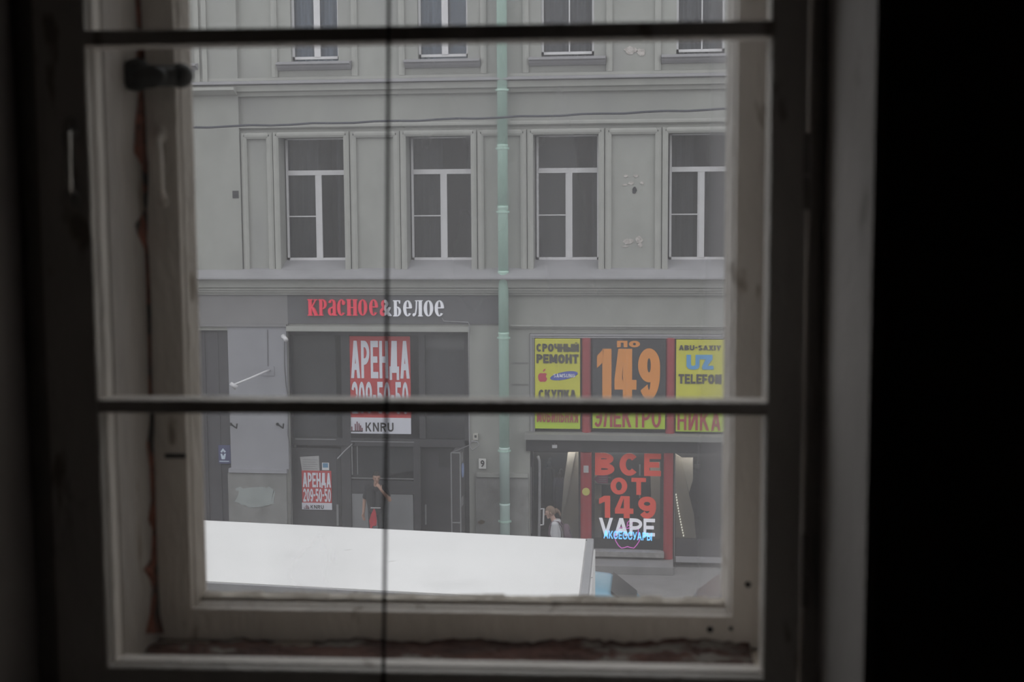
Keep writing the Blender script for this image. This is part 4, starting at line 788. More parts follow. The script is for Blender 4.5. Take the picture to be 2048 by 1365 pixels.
MB().tube(pv(ao), 0.010, 6).build('neon_tubes', neon_v, v4, smooth=True); MB().tube(pv([(1254, 1055), (1255, 1046), (1261, 1040), (1267, 1038), (1265, 1046), (1259, 1051), (1254, 1052)]), 0.009, 6).build('neon_leaf', neon_v, v4, smooth=True)
# ------------------------------------------------------------------ gateway and fixtures on the facade
M_gate = mat('dark_gate_paint', (0.062, 0.06, 0.068), 0.6, 0.12, 1.5)
gate = bx('gate', M_gate, bld, DW[0], DW[1], FY+0.10, FY+0.16, 0, DW[3])
for k in range(5): bx('gate_rib', M_gate, gate, DW[1]-0.28-k*0.29, DW[1]-0.25-k*0.29, FY+0.085, FY+0.10, 0.05, DW[3]-0.05)
bs = tag(part(None, 'guard_sign', mat('guard_sign_blue', (0.075, 0.08, 0.16), 0.6, 0.1, 4), 437, 891, 461, 928, FY+0.05, FY+0.07), 'dark blue plate with a pale emblem at the edge of the dark gateway', 'sign')
em = [((446, 897), (441, 904), (444, 906), (446, 902), (449, 906), (452, 904)), ((441, 908), (443.5, 919), (450, 919), (452, 908), (449, 908), (446.5, 913), (444, 908))]
for k, e_ in enumerate(em): MB().prism([P(a, b, FY+0.05) for a, b in e_], FY+0.044, FY+0.051).build('emblem', M_curt_b, bs)
R_ = rect(439, 922.5, 458, 924, FY+0.05); bx('print_line', M_curt_b, bs, R_[0], R_[1], FY+0.045, FY+0.051, R_[2], R_[3])

# green drainpipe
M_pipe = mat('mint_green_pipe', (0.40, 0.56, 0.49), 0.45, 0.07, 1.2, (1, 1, 0.4)); M_pipe2 = mat('pale_aqua_pipe', (0.42, 0.53, 0.50), 0.45, 0.07, 1.2)
PYY = FY-0.20; pxx = PX(1006.5, 530, PYY); pr_ = 10.6*PYY/FPX
pipe = empty('drainpipe', (pxx, PYY, 0.15), 'long mint green drainpipe running down the front of the building', 'drainpipe')
js = [-1500, -560, -120, 292, 415, 545, 668, 898, 1010, 1150]
for a, b in zip(js, js[1:]):
    MB().tube([(pxx, PYY, PZ(b, 1006, PYY)), (pxx, PYY, PZ(a+3, 1006, PYY)), (pxx, PYY, PZ(a+1, 1006, PYY)), (pxx, PYY, PZ(a-3, 1006, PYY))], [pr_*0.97, pr_*0.97, pr_*1.05, pr_*1.05], 20).build('pipe_length', M_pipe if b < 1000 else M_pipe2, pipe, smooth=True)
for y in (180, 297, 424, 551, 676, 902, 1043):
    z = PZ(y, 1006, PYY)
    MB().tube([(pxx, PYY, z-0.02), (pxx, PYY, z+0.02)], pr_*1.09, 20).box(pxx-pr_*1.25, pxx-pr_*0.9, PYY-0.02, PYY+0.02, z-0.02, z+0.02).box(pxx+pr_*0.9, pxx+pr_*1.25, PYY-0.02, PYY+0.02, z-0.02, z+0.02).box(pxx-0.02, pxx+0.02, PYY, FY+0.005, z-0.015, z+0.015).build('pipe_clamp', M_pipe, pipe)

# sagging cable bundle along the facade
yc = FY-0.55; cps = []
for i in range(33):
    t = i/32; px = 250+1330*t; py = 259-46*t-0.0*t+5*(4*t*(1-t))*0.4+1.2*math.sin(i*1.9)
    x, z = P(px, py, yc); cps.append((x, yc, z))
cps = [(cps[0][0]-0.2, FY-0.1, cps[0][2])]+cps+[(cps[-1][0]+0.2, FY, cps[-1][2])]
cab = empty('cable', cps[0], 'dark sagging cable strung across the facade above the second-floor windows', 'cable')
MB().tube(cps, 0.022, 8).build('strand', mat('dark_blue_cable', (0.055, 0.058, 0.075), 0.7, 0.15, 8), cab, smooth=True)
for p_ in (cps[0], cps[-1]): bx('cable_anchor', M_iron, cab, p_[0]-0.05, p_[0]+0.05, p_[1]-0.06, p_[1]+0.03, p_[2]-0.05, p_[2]+0.05)

# swan-neck lamp on the lilac wall
def fp(px, py, Y): x, z = P(px, py, Y); return (x, Y, z)
lamp = empty('wall_lamp', fp(538, 745, FY-0.03), 'white spotlight on a long arm fixed to the lilac wall', 'lamp')
MB().tube([fp(539, 741, FY-0.03), fp(530, 744, FY-0.25), fp(500, 757, FY-0.6), fp(468, 770, FY-0.9)], 0.022, 8).build('arm', M_pvc, lamp, smooth=True)
MB().tube([fp(461, 767, FY-0.93), fp(473, 776, FY-0.88)], [0.035, 0.055], 12).build('head', M_pvc, lamp, smooth=True)
part(lamp, 'base_plate', M_lilac, 524, 733, 548, 752, FY-0.045, FY-0.028); MB().tube([fp(535, 660, FY-0.04), fp(536, 735, FY-0.04)], 0.006, 6).build('wire', M_gate, lamp)
cam_ = empty('security_camera', fp(569, 680, FY-0.03), 'small white security camera at the corner of the dark shop front', 'camera')
MB().tube([fp(566, 672, FY-0.2), fp(573, 681, FY-0.32)], 0.045, 12).build('housing', M_pvc, cam_, smooth=True); MB().tube([fp(564, 676, FY-0.02), fp(567, 675, FY-0.2)], 0.018, 8).build('bracket', M_pvc, cam_)
MB().tube([fp(569, 684, FY-0.04), fp(569, 730, FY-0.04), fp(572, 770, FY-0.04), fp(577, 800, FY-0.04), fp(576, 870, FY-0.04), fp(580, 892, FY-0.04), fp(583, 960, FY-0.04), fp(583, 1060, FY-0.04)], 0.011, 6).build('wire', M_band, cam_, smooth=True)
for px in (468, 561):
    hk_ = empty('wall_hook', fp(px, 853, FY-0.03), 'bent iron hook on the lilac wall, '+('near the dark gateway' if px < 500 else 'near the dark shop front'), 'hook', 'hooks on the lilac wall')
    MB().tube([fp(px-6, 849, FY-0.02), fp(px+2, 855, FY-0.22), fp(px+5, 857, FY-0.28), fp(px+6, 848, FY-0.30)], 0.016, 8).build('iron', M_iron, hk_, smooth=True); MB().tube([fp(px-6, 849, FY-0.025), fp(px-6, 849, FY-0.04)], 0.035, 10).build('rosette', M_iron, hk_)
# house number plate and a small switch box
hn = tag(part(None, 'house_number', mat('plate_white', (0.70, 0.69, 0.67), 0.6, 0.05, 6), 957.5, 918, 972, 938, FY-0.05, FY-0.035), 'small white house number plate beside the green drainpipe', 'sign')
text('9', rect(961, 921, 969, 935, FY-0.05), FY-0.05, M_black, hn, bold=0.03, depth=0.004)
sb = empty('switch_box', fp(950, 875, FY-0.03), 'small pale switch box with loose wires right of the dark shop front', 'switch')
part(sb, 'box', mat('aged_plastic', (0.42, 0.41, 0.37), 0.6, 0.05, 6), 946, 868, 956, 881, FY-0.06, FY-0.0, 0.004); part(sb, 'button', M_hole, 949, 871, 953, 876, FY-0.066, FY-0.058)
MB().tube([fp(938, 800, FY-0.03), fp(938.5, 860, FY-0.03), fp(939, 893, FY-0.03), fp(945, 901, FY-0.06), fp(958, 891, FY-0.06), fp(955, 884, FY-0.05), fp(944, 883, FY-0.04), fp(940, 888, FY-0.03)], 0.012, 6).build('wire', M_flash, sb, smooth=True)
MB().tube([fp(884, 636, FY-0.05), fp(888, 643, FY-0.05), fp(936, 645, FY-0.05), fp(939, 650, FY-0.09), fp(938, 660, FY-0.09), fp(938, 800, FY-0.03)], 0.010, 6).build('wire', M_flash, sb, smooth=True)
# projecting blade sign at the right end of the dark shop
R_ = rect(903, 906, 921, 1062, FY-0.75); X0, X1 = R_[0], R_[1]
bl = empty('blade_sign', ((X0+X1)/2, FY-0.4, R_[2]-1.0), 'tall narrow dark box sign projecting beside the right door of the dark shop', 'sign')
zb0, zt0 = R_[2]-0.45, R_[3]
bx('box', mat('blade_dark', (0.05, 0.048, 0.052), 0.4, 0.15, 3), bl, X0, X1, FY-0.75, FY-0.16, zb0, zt0)
for x in (X0, X1): bx('edge_strip', M_metal, bl, x-0.012, x+0.012, FY-0.765, FY-0.74, zb0, zt0)
for z in (zt0, (zt0*0.30+zb0*0.70)): bx('edge_strip', M_metal, bl, X0, X1, FY-0.765, FY-0.74, z-0.012, z+0.012)
for k, (a, b, c, d) in enumerate(((0.02, 0.12, 0.25, 0.45), (0.50, 0.60, 0.10, 0.5))): bx('print_patch', M_metal, bl, X1+0.0, X1+0.006, FY-0.70+c*0.4, FY-0.70+d*0.6, zt0-b*1.9, zt0-a*1.9)
MB().tube([(X1+0.001, FY-0.45, zt0-0.42), (X1+0.010, FY-0.45, zt0-0.42)], 0.15, 20).build('round_mark', mat('blade_blue', (0.25, 0.32, 0.55), 0.5, 0.05, 4), bl)
for z in (zt0-0.1, zb0+0.2): bx('wall_bracket', M_iron, bl, (X0+X1)/2-0.02, (X0+X1)/2+0.02, FY-0.18, FY+0.2, z-0.02, z+0.02)
MB().tube([(X0+0.02, FY-0.72, zt0), fp(938, 891, FY-0.03)], 0.009, 6).build('stay_wire', M_metal, bl)
# small stay over the shop door
stay = empty('door_stay', fp(690, 895, YS), 'thin pale metal stay hanging above the dark shop door', 'bracket')
MB().tube([fp(706, 887, YS-0.05), fp(690, 902, YS-0.2), fp(675, 918, YS-0.3)], 0.014, 6).build('rod', M_metal, stay); MB().ball(fp(706, 887, YS-0.05), 0.03).build('pivot', M_iron, stay)

# ------------------------------------------------------------------ vehicles
M_white = mat('white_truck_paint', (0.74, 0.73, 0.73), 0.5, 0.03, 0.8, col2=(0.66, 0.65, 0.65), thr=(0.6, 1.2, 0.2)); M_tyre = mat('black_rubber', (0.015, 0.015, 0.016), 0.8, 0.2, 12); M_rim = mat('wheel_rim', (0.30, 0.30, 0.31), 0.4, 0.1, 8, metal=0.6)
M_alu = mat('aluminium_trim', (0.36, 0.36, 0.38), 0.45, 0.06, 4, metal=0.4); M_cglass = mat('car_glass', (0.035, 0.037, 0.042), 0.35, 0.1, 3, spec=0.6); M_lamp = mat('lamp_lens', (0.5, 0.42, 0.38), 0.2, 0.1, 8)
def wheel(cx, y, z, r, wd, parent):
    w_ = MB().tube([(cx, y-wd/2, z), (cx, y-wd/2+0.03, z), (cx, y+wd/2-0.03, z), (cx, y+wd/2, z)], [r*0.93, r, r, r*0.93], 24).build('wheel', M_tyre, parent, smooth=False)
    MB().tube([(cx, y-wd/2-0.01, z), (cx, y+wd/2+0.01, z)], r*0.58, 18).build('rim', M_rim, w_); return w_
ZR = 3.2
A = onZ(1186, 1078.5, ZR); C1 = onZ(1173, 1204, ZR); ay = (A-C1).normalized(); ax = Vector((ay.y, -ay.x, 0)); WT = (A-C1).length; TL = 6.4
org = A-ax*TL-ay*WT                                                  # near-left corner of the box on plan
MT = Matrix((ax, ay, Vector((0, 0, 1)))).transposed().to_4x4(); MT.translation = (org.x, org.y, 0)
TILT = 0.033                                                         # the box sits low at its rear (right) end
MTB = MT @ Matrix.Translation((TL, 0, 0)) @ Matrix(((1, 0, 0, 0), (0, 1, 0, 0), (-TILT, 0, 1, 0), (0, 0, 0, 1))) @ Matrix.Translation((-TL, 0, 0))
g0 = -0.15
truck = empty('box_truck', MT @ Vector((TL/2, WT/2, g0)), 'white box truck standing in the road, its bright flat roof towards the window', 'truck')
def tpart(name, m_, b, parent=None, bevel=0.0): return MB().box(*b).xf(MT if name in ('chassis', 'rear_bumper') else MTB).build(name, m_, parent or truck, bevel=bevel)
tpart('cargo_box', M_white, (0, TL-0.02, 0.02, WT-0.02, 0.95, ZR-0.02))
tpart('roof', M_white, (0.02, TL-0.09, 0.02, WT-0.02, ZR-0.03, ZR))
for b in ((TL-0.075, TL+0.01, 0, WT, 0.93, ZR+0.006), (0, 0.08, 0, WT, 0.93, ZR+0.006)): tpart('end_frame', M_alu, b, bevel=0.01)
for b in ((0, TL, -0.012, 0.03, ZR-0.10, ZR-0.012), (0, TL, WT-0.03, WT+0.006, ZR-0.10, ZR-0.004), (0, TL, -0.012, 0.03, 0.93, 1.05), (0, TL, WT-0.03, WT+0.012, 0.93, 1.05)): tpart('edge_rail', M_alu, b)
for y in (0.06, WT/2+0.02): tpart('rear_door', M_white, (TL, TL+0.03, y, y+WT/2-0.08, 1.05, ZR-0.12))
tpart('chassis', M_iron, (-1.9, TL-0.1, WT/2-0.45, WT/2+0.45, 0.55, 0.93)); tpart('rear_bumper', M_alu, (TL-0.1, TL+0.05, 0.15, WT-0.15, 0.42, 0.56))
cabp = [(-0.15, 0.55), (-0.15, 2.55), (-0.35, 2.75), (-1.05, 2.70), (-1.75, 1.75), (-1.95, 1.60), (-2.0, 0.55)]
MB().prism(cabp, 0.12, WT-0.12).xf(MT).build('cab', M_white, truck, bevel=0.04)
MB().prism([(-0.45, 1.70), (-0.45, 2.45), (-1.05, 2.45), (-1.55, 1.75)], 0.10, WT-0.10).xf(MT).build('cab_window', M_cglass, truck)
MB().add([(-1.10, 0.25, 2.64), (-1.10, WT-0.25, 2.64), (-1.76, WT-0.25, 1.80), (-1.76, 0.25, 1.80), (-1.13, 0.25, 2.66), (-1.13, WT-0.25, 2.66), (-1.79, WT-0.25, 1.82), (-1.79, 0.25, 1.82)], [(0, 1, 2, 3), (4, 7, 6, 5), (0, 4, 5, 1), (2, 6, 7, 3), (0, 3, 7, 4), (1, 5, 6, 2)]).xf(MT).build('windscreen', M_cglass, truck)
for cx in (-1.1, TL-1.6):
    for y in (0.25, WT-0.25):
        wm = MB().tube([(cx, y-0.13, g0+0.45), (cx, y-0.1, g0+0.45), (cx, y+0.1, g0+0.45), (cx, y+0.13, g0+0.45)], [0.42, 0.45, 0.45, 0.42], 24).xf(MT).build('wheel', M_tyre, truck)
        MB().tube([(cx, y-0.14, g0+0.45), (cx, y+0.14, g0+0.45)], 0.25, 18).xf(MT).build('rim', M_rim, wm)
for tx, ty in ((3.45, 1.55), (4.05, 1.15)): MB().prism([(tx, 0), (tx+0.05, 0.012), (tx+0.09, 0.05), (tx+0.04, 0.03)], 0, 0.002).xf(MTB @ Matrix(((1, 0, 0, 0), (0, 0, 1, ty), (0, 1, 0, ZR-0.0005), (0, 0, 0, 1)))).build('roof_scuff', mat('faint_scuff', (0.52, 0.51, 0.50), 0.7, 0.1, 20), truck)
def car(name, label, m_, nose, Y, direction, zoff=-0.15):
    """small hatchback seen from above; nose = x of its front end, direction = which way it faces"""
    L_, W_ = 4.0, 1.70; D = direction
    T = Matrix.Translation((nose, Y, zoff)) @ Matrix.Diagonal((-D, 1, 1, 1))
    root = empty(name, T @ Vector((L_/2, W_/2, 0)), label, 'car')
    prof = [(0.0, 0.45, 0.66, 0.80), (0.12, 0.30, 0.74, 0.94), (0.5, 0.22, 0.82, 1.0), (1.05, 0.20, 0.92, 1.0), (2.2, 0.20, 0.95, 1.0), (3.3, 0.22, 0.98, 1.0), (3.8, 0.28, 0.96, 0.96), (4.0, 0.42, 0.86, 0.86)]
    def loft(st, n=5):
        mb = MB(); nn = 4*n
        for x, z0, z1, wf in st:
            hw = W_/2*wf; ring = []
            for k in range(nn):
                a = 2*math.pi*(k+0.5)/nn; cx_, sz_ = math.cos(a), math.sin(a); e = 0.35
                ring.append((x, W_/2+hw*math.copysign(abs(cx_)**e, cx_), (z0+z1)/2+(z1-z0)/2*math.copysign(abs(sz_)**e, sz_)))
            mb.v += ring
        for i in range(len(st)-1):
            for k in range(nn): mb.f.append((i*nn+k, i*nn+(k+1) % nn, (i+1)*nn+(k+1) % nn, (i+1)*nn+k))
        mb.f.append(tuple(range(nn))); mb.f.append(tuple((len(st)-1)*nn+k for k in range(nn))); return mb
    loft(prof).xf(T).build('body', m_, root, smooth=True)
    loft([(1.0, 0.85, 0.93, 0.86), (1.35, 0.85, 1.14, 0.83), (1.75, 0.85, 1.36, 0.78), (2.1, 0.85, 1.45, 0.76), (2.8, 0.85, 1.46, 0.76), (3.4, 0.85, 1.40, 0.77), (3.75, 0.85, 1.15, 0.82), (3.92, 0.85, 0.95, 0.86)]).xf(T).build('cabin', m_, root, smooth=True)
    y0, y1 = W_*0.15, W_*0.85
    q = lambda a, b: MB().add([(a[0], y0, a[1]), (a[0], y1, a[1]), (b[0], y1*0.97, b[1]), (b[0], y0*1.1, b[1]), (a[0], y0, a[1]-0.05), (a[0], y1, a[1]-0.05), (b[0], y1*0.97, b[1]-0.05), (b[0], y0*1.1, b[1]-0.05)], [(0, 1, 2, 3), (4, 7, 6, 5), (0, 3, 7, 4), (1, 5, 6, 2), (0, 4, 5, 1), (2, 6, 7, 3)])
    q((1.12, 1.02), (1.92, 1.425)).xf(T).build('windscreen', M_cglass, root); q((3.86, 1.07), (3.46, 1.40)).xf(T).build('rear_window', M_cglass, root)
    for yy in (W_*0.07, W_*0.93):
        s_ = 1 if yy > 1 else -1
        for pl in ([(1.55, 0.98), (2.02, 1.34), (2.42, 1.36), (2.42, 0.98)], [(2.5, 0.98), (2.5, 1.36), (3.2, 1.34), (3.5, 0.98)]):
            MB().prism(pl, yy-0.03, yy+0.03).xf(T).build('side_window', M_cglass, root)
        MB().ball((1.5, yy+s_*0.14, 0.98), 0.09, 0.7, 1, 0.7).xf(T).build('mirror', m_, root, smooth=True)
        MB().ball((0.12, W_/2+s_*0.6, 0.68), 0.13, 0.7, 1.4, 0.7).xf(T).build('headlamp', M_lamp, root, smooth=True)
        MB().tube([(1.02, yy*0.98+0.01-s_*0.02, 0.95), (1.35, yy+s_*0.0-s_*0.06, 1.16), (1.72, yy-s_*0.10, 1.375), (2.05, yy-s_*0.13, 1.455)], 0.022, 8).xf(T).build('pillar_strip', mat('pale_blue_highlight_trim', (0.45, 0.62, 0.70), 0.25, 0.05, 4) if 'blue' in label else M_alu, root, smooth=True)
        for cx in (0.75, 3.2):
            w_ = MB().tube([(cx, yy-0.1, 0.31), (cx, yy-0.08, 0.31), (cx, yy+0.08, 0.31), (cx, yy+0.1, 0.31)], [0.28, 0.31, 0.31, 0.28], 20).xf(T).build('wheel', M_tyre, root)
            MB().tube([(cx, yy-0.105, 0.31), (cx, yy+0.105, 0.31)], 0.18, 16).xf(T).build('rim', M_rim, w_)
    return root
car('hatchback_car', 'light blue car mostly hidden behind the white truck', mat('light_blue_car_paint', (0.16, 0.32, 0.43), 0.3, 0.05, 2), PX(1290, 1190, 21.0)-4.0, 20.2, -1)
car('hatchback_car', 'dark grey car at the lower right corner of the window', mat('dark_grey_car_paint', (0.10, 0.105, 0.115), 0.3, 0.06, 2), PX(1378, 1180, 21.0)+4.0, 20.3, 1)

# ------------------------------------------------------------------ people
def capsule(mb, a, b, ra, rb, sy=1.0, n=12):
    a, b = Vector(a), Vector(b); d = (b-a); L_ = d.length
    if L_ < 1e-5: mb.ball(a, ra, 1, 1, 1, n, 8); return
    t = d/L_; pts = []; rs = []
    for k in range(4): ang = math.pi/2*(1-k/4); pts.append(a-t*ra*math.sin(ang)); rs.append(max(0.001, ra*math.cos(ang)))
    pts.append(a); rs.append(ra); pts.append(b); rs.append(rb)
    for k in range(1, 5): ang = math.pi/2*k/4; pts.append(b+t*rb*math.sin(ang)); rs.append(max(0.001, rb*math.cos(ang)))
    mb.tube(pts, rs, n)
def figure(name, bones, mats, T, head, label, voxel=0.009):
    """bones: (a, b, ra, rb, tag). All are fused into one continuous skin, coloured by the nearest bone."""
    root = empty(name, T @ Vector((0, 0, 0)), label, 'person')
    mb = MB()
    for a, b, ra, rb, tg in bones: capsule(mb, a, b, ra, rb)
    hc, hf = Vector(head[0]), Vector(head[1]).normalized(); hs = hf.cross(Vector((0, 0, 1))).normalized(); hu = hs.cross(hf).normalized()
    H = lambda f_, s_, u_: hc+hf*f_+hs*s_+hu*u_
    hb = MB(); hb.ball((0, 0, 0), 1, 1, 1, 1, 24, 16)
    for p in hb.v:                                   # skull: narrower jaw, flatter face
        x, y, z = p; jw = 1-0.28*max(0, -z)**1.5; q = H(0.098*x*(jw if x > 0 else 0.96)+0.012*(-z if z < 0 else 0), 0.074*y*jw, 0.118*z)
        mb.v.append(tuple(q))
    n0 = len(mb.v)-len(hb.v); mb.f += [tuple(i+n0 for i in f) for f in hb.f]
    capsule(mb, H(0.094, 0, 0.012), H(0.116, 0, -0.026), 0.010, 0.016); capsule(mb, H(0.088, -0.02, -0.062), H(0.088, 0.02, -0.062), 0.011, 0.011); capsule(mb, H(0.07, -0.012, -0.098), H(0.07, 0.012, -0.098), 0.022, 0.022)
    for s in (-1, 1): capsule(mb, H(-0.005, s*0.074, 0.015), H(-0.012, s*0.076, -0.03), 0.014, 0.010); capsule(mb, H(0.086, s*0.02, 0.028), H(0.080, s*0.05, 0.03), 0.011, 0.010)
    me = bpy.data.meshes.new('body'); me.from_pydata(mb.v, [], mb.f); o = bpy.data.objects.new('tmp', me); COL.objects.link(o)
    r_ = o.modifiers.new('r', 'REMESH'); r_.mode = 'VOXEL'; r_.voxel_size = voxel; r_.use_smooth_shade = True
    s_ = o.modifiers.new('s', 'SMOOTH'); s_.iterations = 3; s_.factor = 0.5
    bpy.context.view_layer.update(); out = bpy.data.meshes.new_from_object(o.evaluated_get(bpy.context.evaluated_depsgraph_get())); bpy.data.objects.remove(o)
    keys = list(mats); segs = [(Vector(a), Vector(b), ra, rb, tg) for a, b, ra, rb, tg in bones]
    out.materials.clear()
    for k in keys: out.materials.append(mats[k])
    for p in out.polygons:
        c = p.center; best, bt = 9, 'skin'
        if (c-hc).length < 0.15 and c.z > hc.z-0.13: best, bt = (c-hc).length-0.105, 'skin'
        for a, b, ra, rb, tg in segs:
            d = b-a; t = max(0, min(1, (c-a).dot(d)/max(1e-9, d.length_squared))); e = (c-(a+d*t)).length-(ra+(rb-ra)*t)
            if e < best: best, bt = e, tg
        p.material_index = keys.index(bt); p.use_smooth = True
    out.transform(T); c = T @ Vector((0, 0, 0)); out.transform(Matrix.Translation(-c))
    body = link('body', out, None, root, c)
    mo = MB()
    for s in (-1, 1): MB().ball(H(0.087, s*0.031, 0.012), 0.0095).xf(T).build('eye', M_black, root, smooth=True)
    mo.ball(H(0.097, 0, -0.062), 0.016, 0.35+0.65*abs(hf.y), 0.35+0.65*abs(hf.x), 0.3)
    mo.xf(T).build('mouth', mats['lip'] if 'lip' in mats else mat('lip_tone', (0.28, 0.11, 0.10), 0.6, 0.05, 9), root, smooth=True)
    return root, H
def hand(bones, wrist, direction, palm_n, curl, side, s=1.0):
    """palm, four unequal fingers with a knuckle bend, and a thumb leaving the side of the palm"""
    d = Vector(direction).normalized(); nn = Vector(palm_n).normalized(); sd = d.cross(nn).normalized()*side; w_ = Vector(wrist)
    for k in (-1, 0, 1): bones.append((w_+sd*k*0.014, w_+d*0.085+sd*k*0.022, 0.016, 0.014, 'skin'))
    for k, ln in zip((-1.5, -0.5, 0.5, 1.5), (0.062, 0.078, 0.085, 0.072)):
        b0 = w_+d*0.088+sd*k*0.0205; d1 = (d*math.cos(curl)+nn*math.sin(curl)); d2 = (d*math.cos(2.1*curl)+nn*math.sin(2.1*curl)); b1 = b0+d1*ln*0.55
        bones.append((b0, b1, 0.0095, 0.009, 'skin')); bones.append((b1, b1+d2*ln*0.5, 0.009, 0.0075, 'skin'))
    t0 = w_+d*0.03+sd*0.030; t1 = t0+(d*0.6+sd*0.7+nn*0.3).normalized()*0.04
    bones.append((t0, t1, 0.012, 0.0105, 'skin')); bones.append((t1, t1+(d*0.95+nn*0.3).normalized()*0.032, 0.0105, 0.008, 'skin'))
M_skin = mat('skin_tone', (0.34, 0.20, 0.15), 0.6, 0.06, 8); M_tee = mat('black_tshirt', (0.022, 0.022, 0.025), 0.9, 0.15, 8, bump=0.2, bscale=12); M_trs = mat('charcoal_trousers', (0.035, 0.036, 0.04), 0.9, 0.15, 8); M_shoe = mat('dark_shoes', (0.03, 0.028, 0.027), 0.6, 0.1, 9)
# man on the step of the dark shop
YM = FY-0.28; xm_ = PX(752, 1000, YM); zm_top = PZ(944, 756, YM); hm = (zm_top-0.24)/1.76
TM = Matrix.Translation((xm_, YM, 0.24)) @ Matrix.Scale(hm, 4)
bo = []
for s in (-1, 1):
    bo += [((s*0.09, 0, 0.92), (s*0.10, -0.01, 0.50), 0.092, 0.066, 'bot'), ((s*0.10, -0.01, 0.50), (s*0.105, 0.02, 0.09), 0.064, 0.046, 'bot'), ((s*0.105, 0.03, 0.045), (s*0.12, -0.15, 0.035), 0.045, 0.036, 'shoe')]
    bo += [((s*0.075, 0, 0.97), (s*0.10, 0.0, 1.20), 0.105, 0.115, 'top'), ((s*0.10, 0, 1.20), (s*0.11, 0.01, 1.36), 0.115, 0.085, 'top')]
bo += [((-0.06, 0, 0.93), (0.06, 0, 0.93), 0.12, 0.12, 'top'), ((-0.17, 0.0, 1.40), (0.18, 0.0, 1.40), 0.066, 0.066, 'top'), ((0.01, 0.01, 1.42), (0.015, -0.015, 1.53), 0.058, 0.055, 'skin')]
bo += [((-0.18, 0, 1.395), (-0.235, 0.01, 1.21), 0.068, 0.06, 'top'), ((-0.235, 0.01, 1.21), (-0.255, 0.02, 1.12), 0.046, 0.042, 'skin'), ((-0.255, 0.02, 1.12), (-0.265, -0.05, 0.89), 0.042, 0.029, 'skin')]
hand(bo, (-0.265, -0.055, 0.875), (0.0, -0.12, -1), (0.7, -0.5, 0), 0.35, 1)
bo += [((0.185, 0, 1.395), (0.27, -0.05, 1.25), 0.068, 0.060, 'top'), ((0.27, -0.05, 1.25), (0.315, -0.09, 1.17), 0.046, 0.042, 'skin'), ((0.315, -0.09, 1.17), (0.155, -0.17, 1.40), 0.042, 0.029, 'skin')]
hand(bo, (0.150, -0.172, 1.412), (-0.55, 0.10, 0.75), (-0.3, 0.6, -0.3), 0.55, -1)
man, HM = figure('person', bo, {'top': M_tee, 'bot': M_trs, 'skin': M_skin, 'shoe': M_shoe}, TM, ((0.025, -0.03, 1.64), (0.35, -1, -0.12)), 'person in black T-shirt with white print, one hand raised to the face')
def hair(HH, T, m_, back=0.0, root=None, cut=-0.02):
    hb = MB(); hb.ball((0, 0, 0), 1, 1, 1, 1, 20, 14); keep = MB(); keep.v = [tuple(HH(0.108*x-0.008, 0.083*y, 0.127*z+0.006)) for x, y, z in hb.v]
    for f in hb.f:
        c = [sum(hb.v[i][k] for i in f)/len(f) for k in range(3)]
        if c[2] > 0.42 or (c[0] < 0.25 and c[2] > cut-0.3*(c[0] < -0.35)): keep.f.append(f)
    return keep.xf(T).build('hair', m_, root, smooth=True)
hair(HM, TM, mat('dark_hair', (0.02, 0.017, 0.015), 0.7, 0.2, 20), root=man)
pm = MB()                                                       # white print across the hem of the shirt
for i in range(9):
    x = -0.09+i*0.024; pm.tube([(x, -0.126, 0.99+0.006*(i % 3)), (x+0.012, -0.128, 1.02-0.008*(i % 2)), (x+0.02, -0.126, 0.992)], 0.006, 5)
pm.xf(TM).build('shirt_print', M_paper, man)
rc = [(-0.03, 0.98), (-0.085, 0.86), (-0.13, 0.72), (-0.115, 0.62), (-0.11, 0.40), (-0.075, 0.40), (-0.06, 0.60), (0.03, 0.61), (0.035, 0.75), (0.02, 0.90), (0.0, 0.97)]
MB().prism(rc, -0.125, -0.10).xf(TM).build('red_garment', mat('red_cloth', (0.42, 0.03, 0.045), 0.8, 0.25, 14), man, bevel=0.008)
MB().prism([(-0.05, 0.52), (-0.05, 0.60), (0.07, 0.60), (0.05, 0.53)], -0.128, -0.122).xf(TM).build('pale_patch', M_curt, man)
# woman walking left along the pavement
YP = 24.85; xw = PX(1112, 1050, YP); zw_top = PZ(1013.5, 1105, YP); hw_ = zw_top/1.665
TWm = Matrix.Translation((xw, YP, 0)) @ Matrix.Scale(hw_, 4)
M_jkt = mat('pale_grey_hoodie', (0.43, 0.43, 0.45), 0.85, 0.08, 6, bump=0.25, bscale=10); M_jean = mat('dark_jeans', (0.06, 0.065, 0.09), 0.85, 0.12, 8)
bo = []
for s, kx, kz, fx in ((-1, -0.14, 0.50, -0.24), (1, 0.06, 0.50, 0.30)):
    bo += [((0.0, s*0.085, 0.88), (kx, s*0.09, kz), 0.092, 0.064, 'bot'), ((kx, s*0.09, kz), (fx, s*0.09, 0.10 if s < 0 else 0.16), 0.060, 0.042, 'bot'), ((fx+0.02, s*0.09, 0.05 if s < 0 else 0.12), (fx-0.15, s*0.09, 0.035 if s < 0 else 0.05), 0.04, 0.034, 'shoe')]
    bo += [((0.0, s*0.07, 0.90), (-0.005, s*0.085, 1.15), 0.118, 0.115, 'top'), ((-0.005, s*0.085, 1.15), (-0.015, s*0.09, 1.29), 0.115, 0.085, 'top')]
bo += [((-0.015, -0.145, 1.325), (-0.015, 0.145, 1.325), 0.068, 0.068, 'top'), ((-0.02, 0, 1.33), (-0.075, 0, 1.45), 0.056, 0.05, 'skin'), ((0.04, -0.07, 1.35), (0.04, 0.07, 1.35), 0.055, 0.055, 'top'), ((-0.01, -0.08, 1.37), (-0.01, 0.08, 1.37), 0.035, 0.035, 'top')]
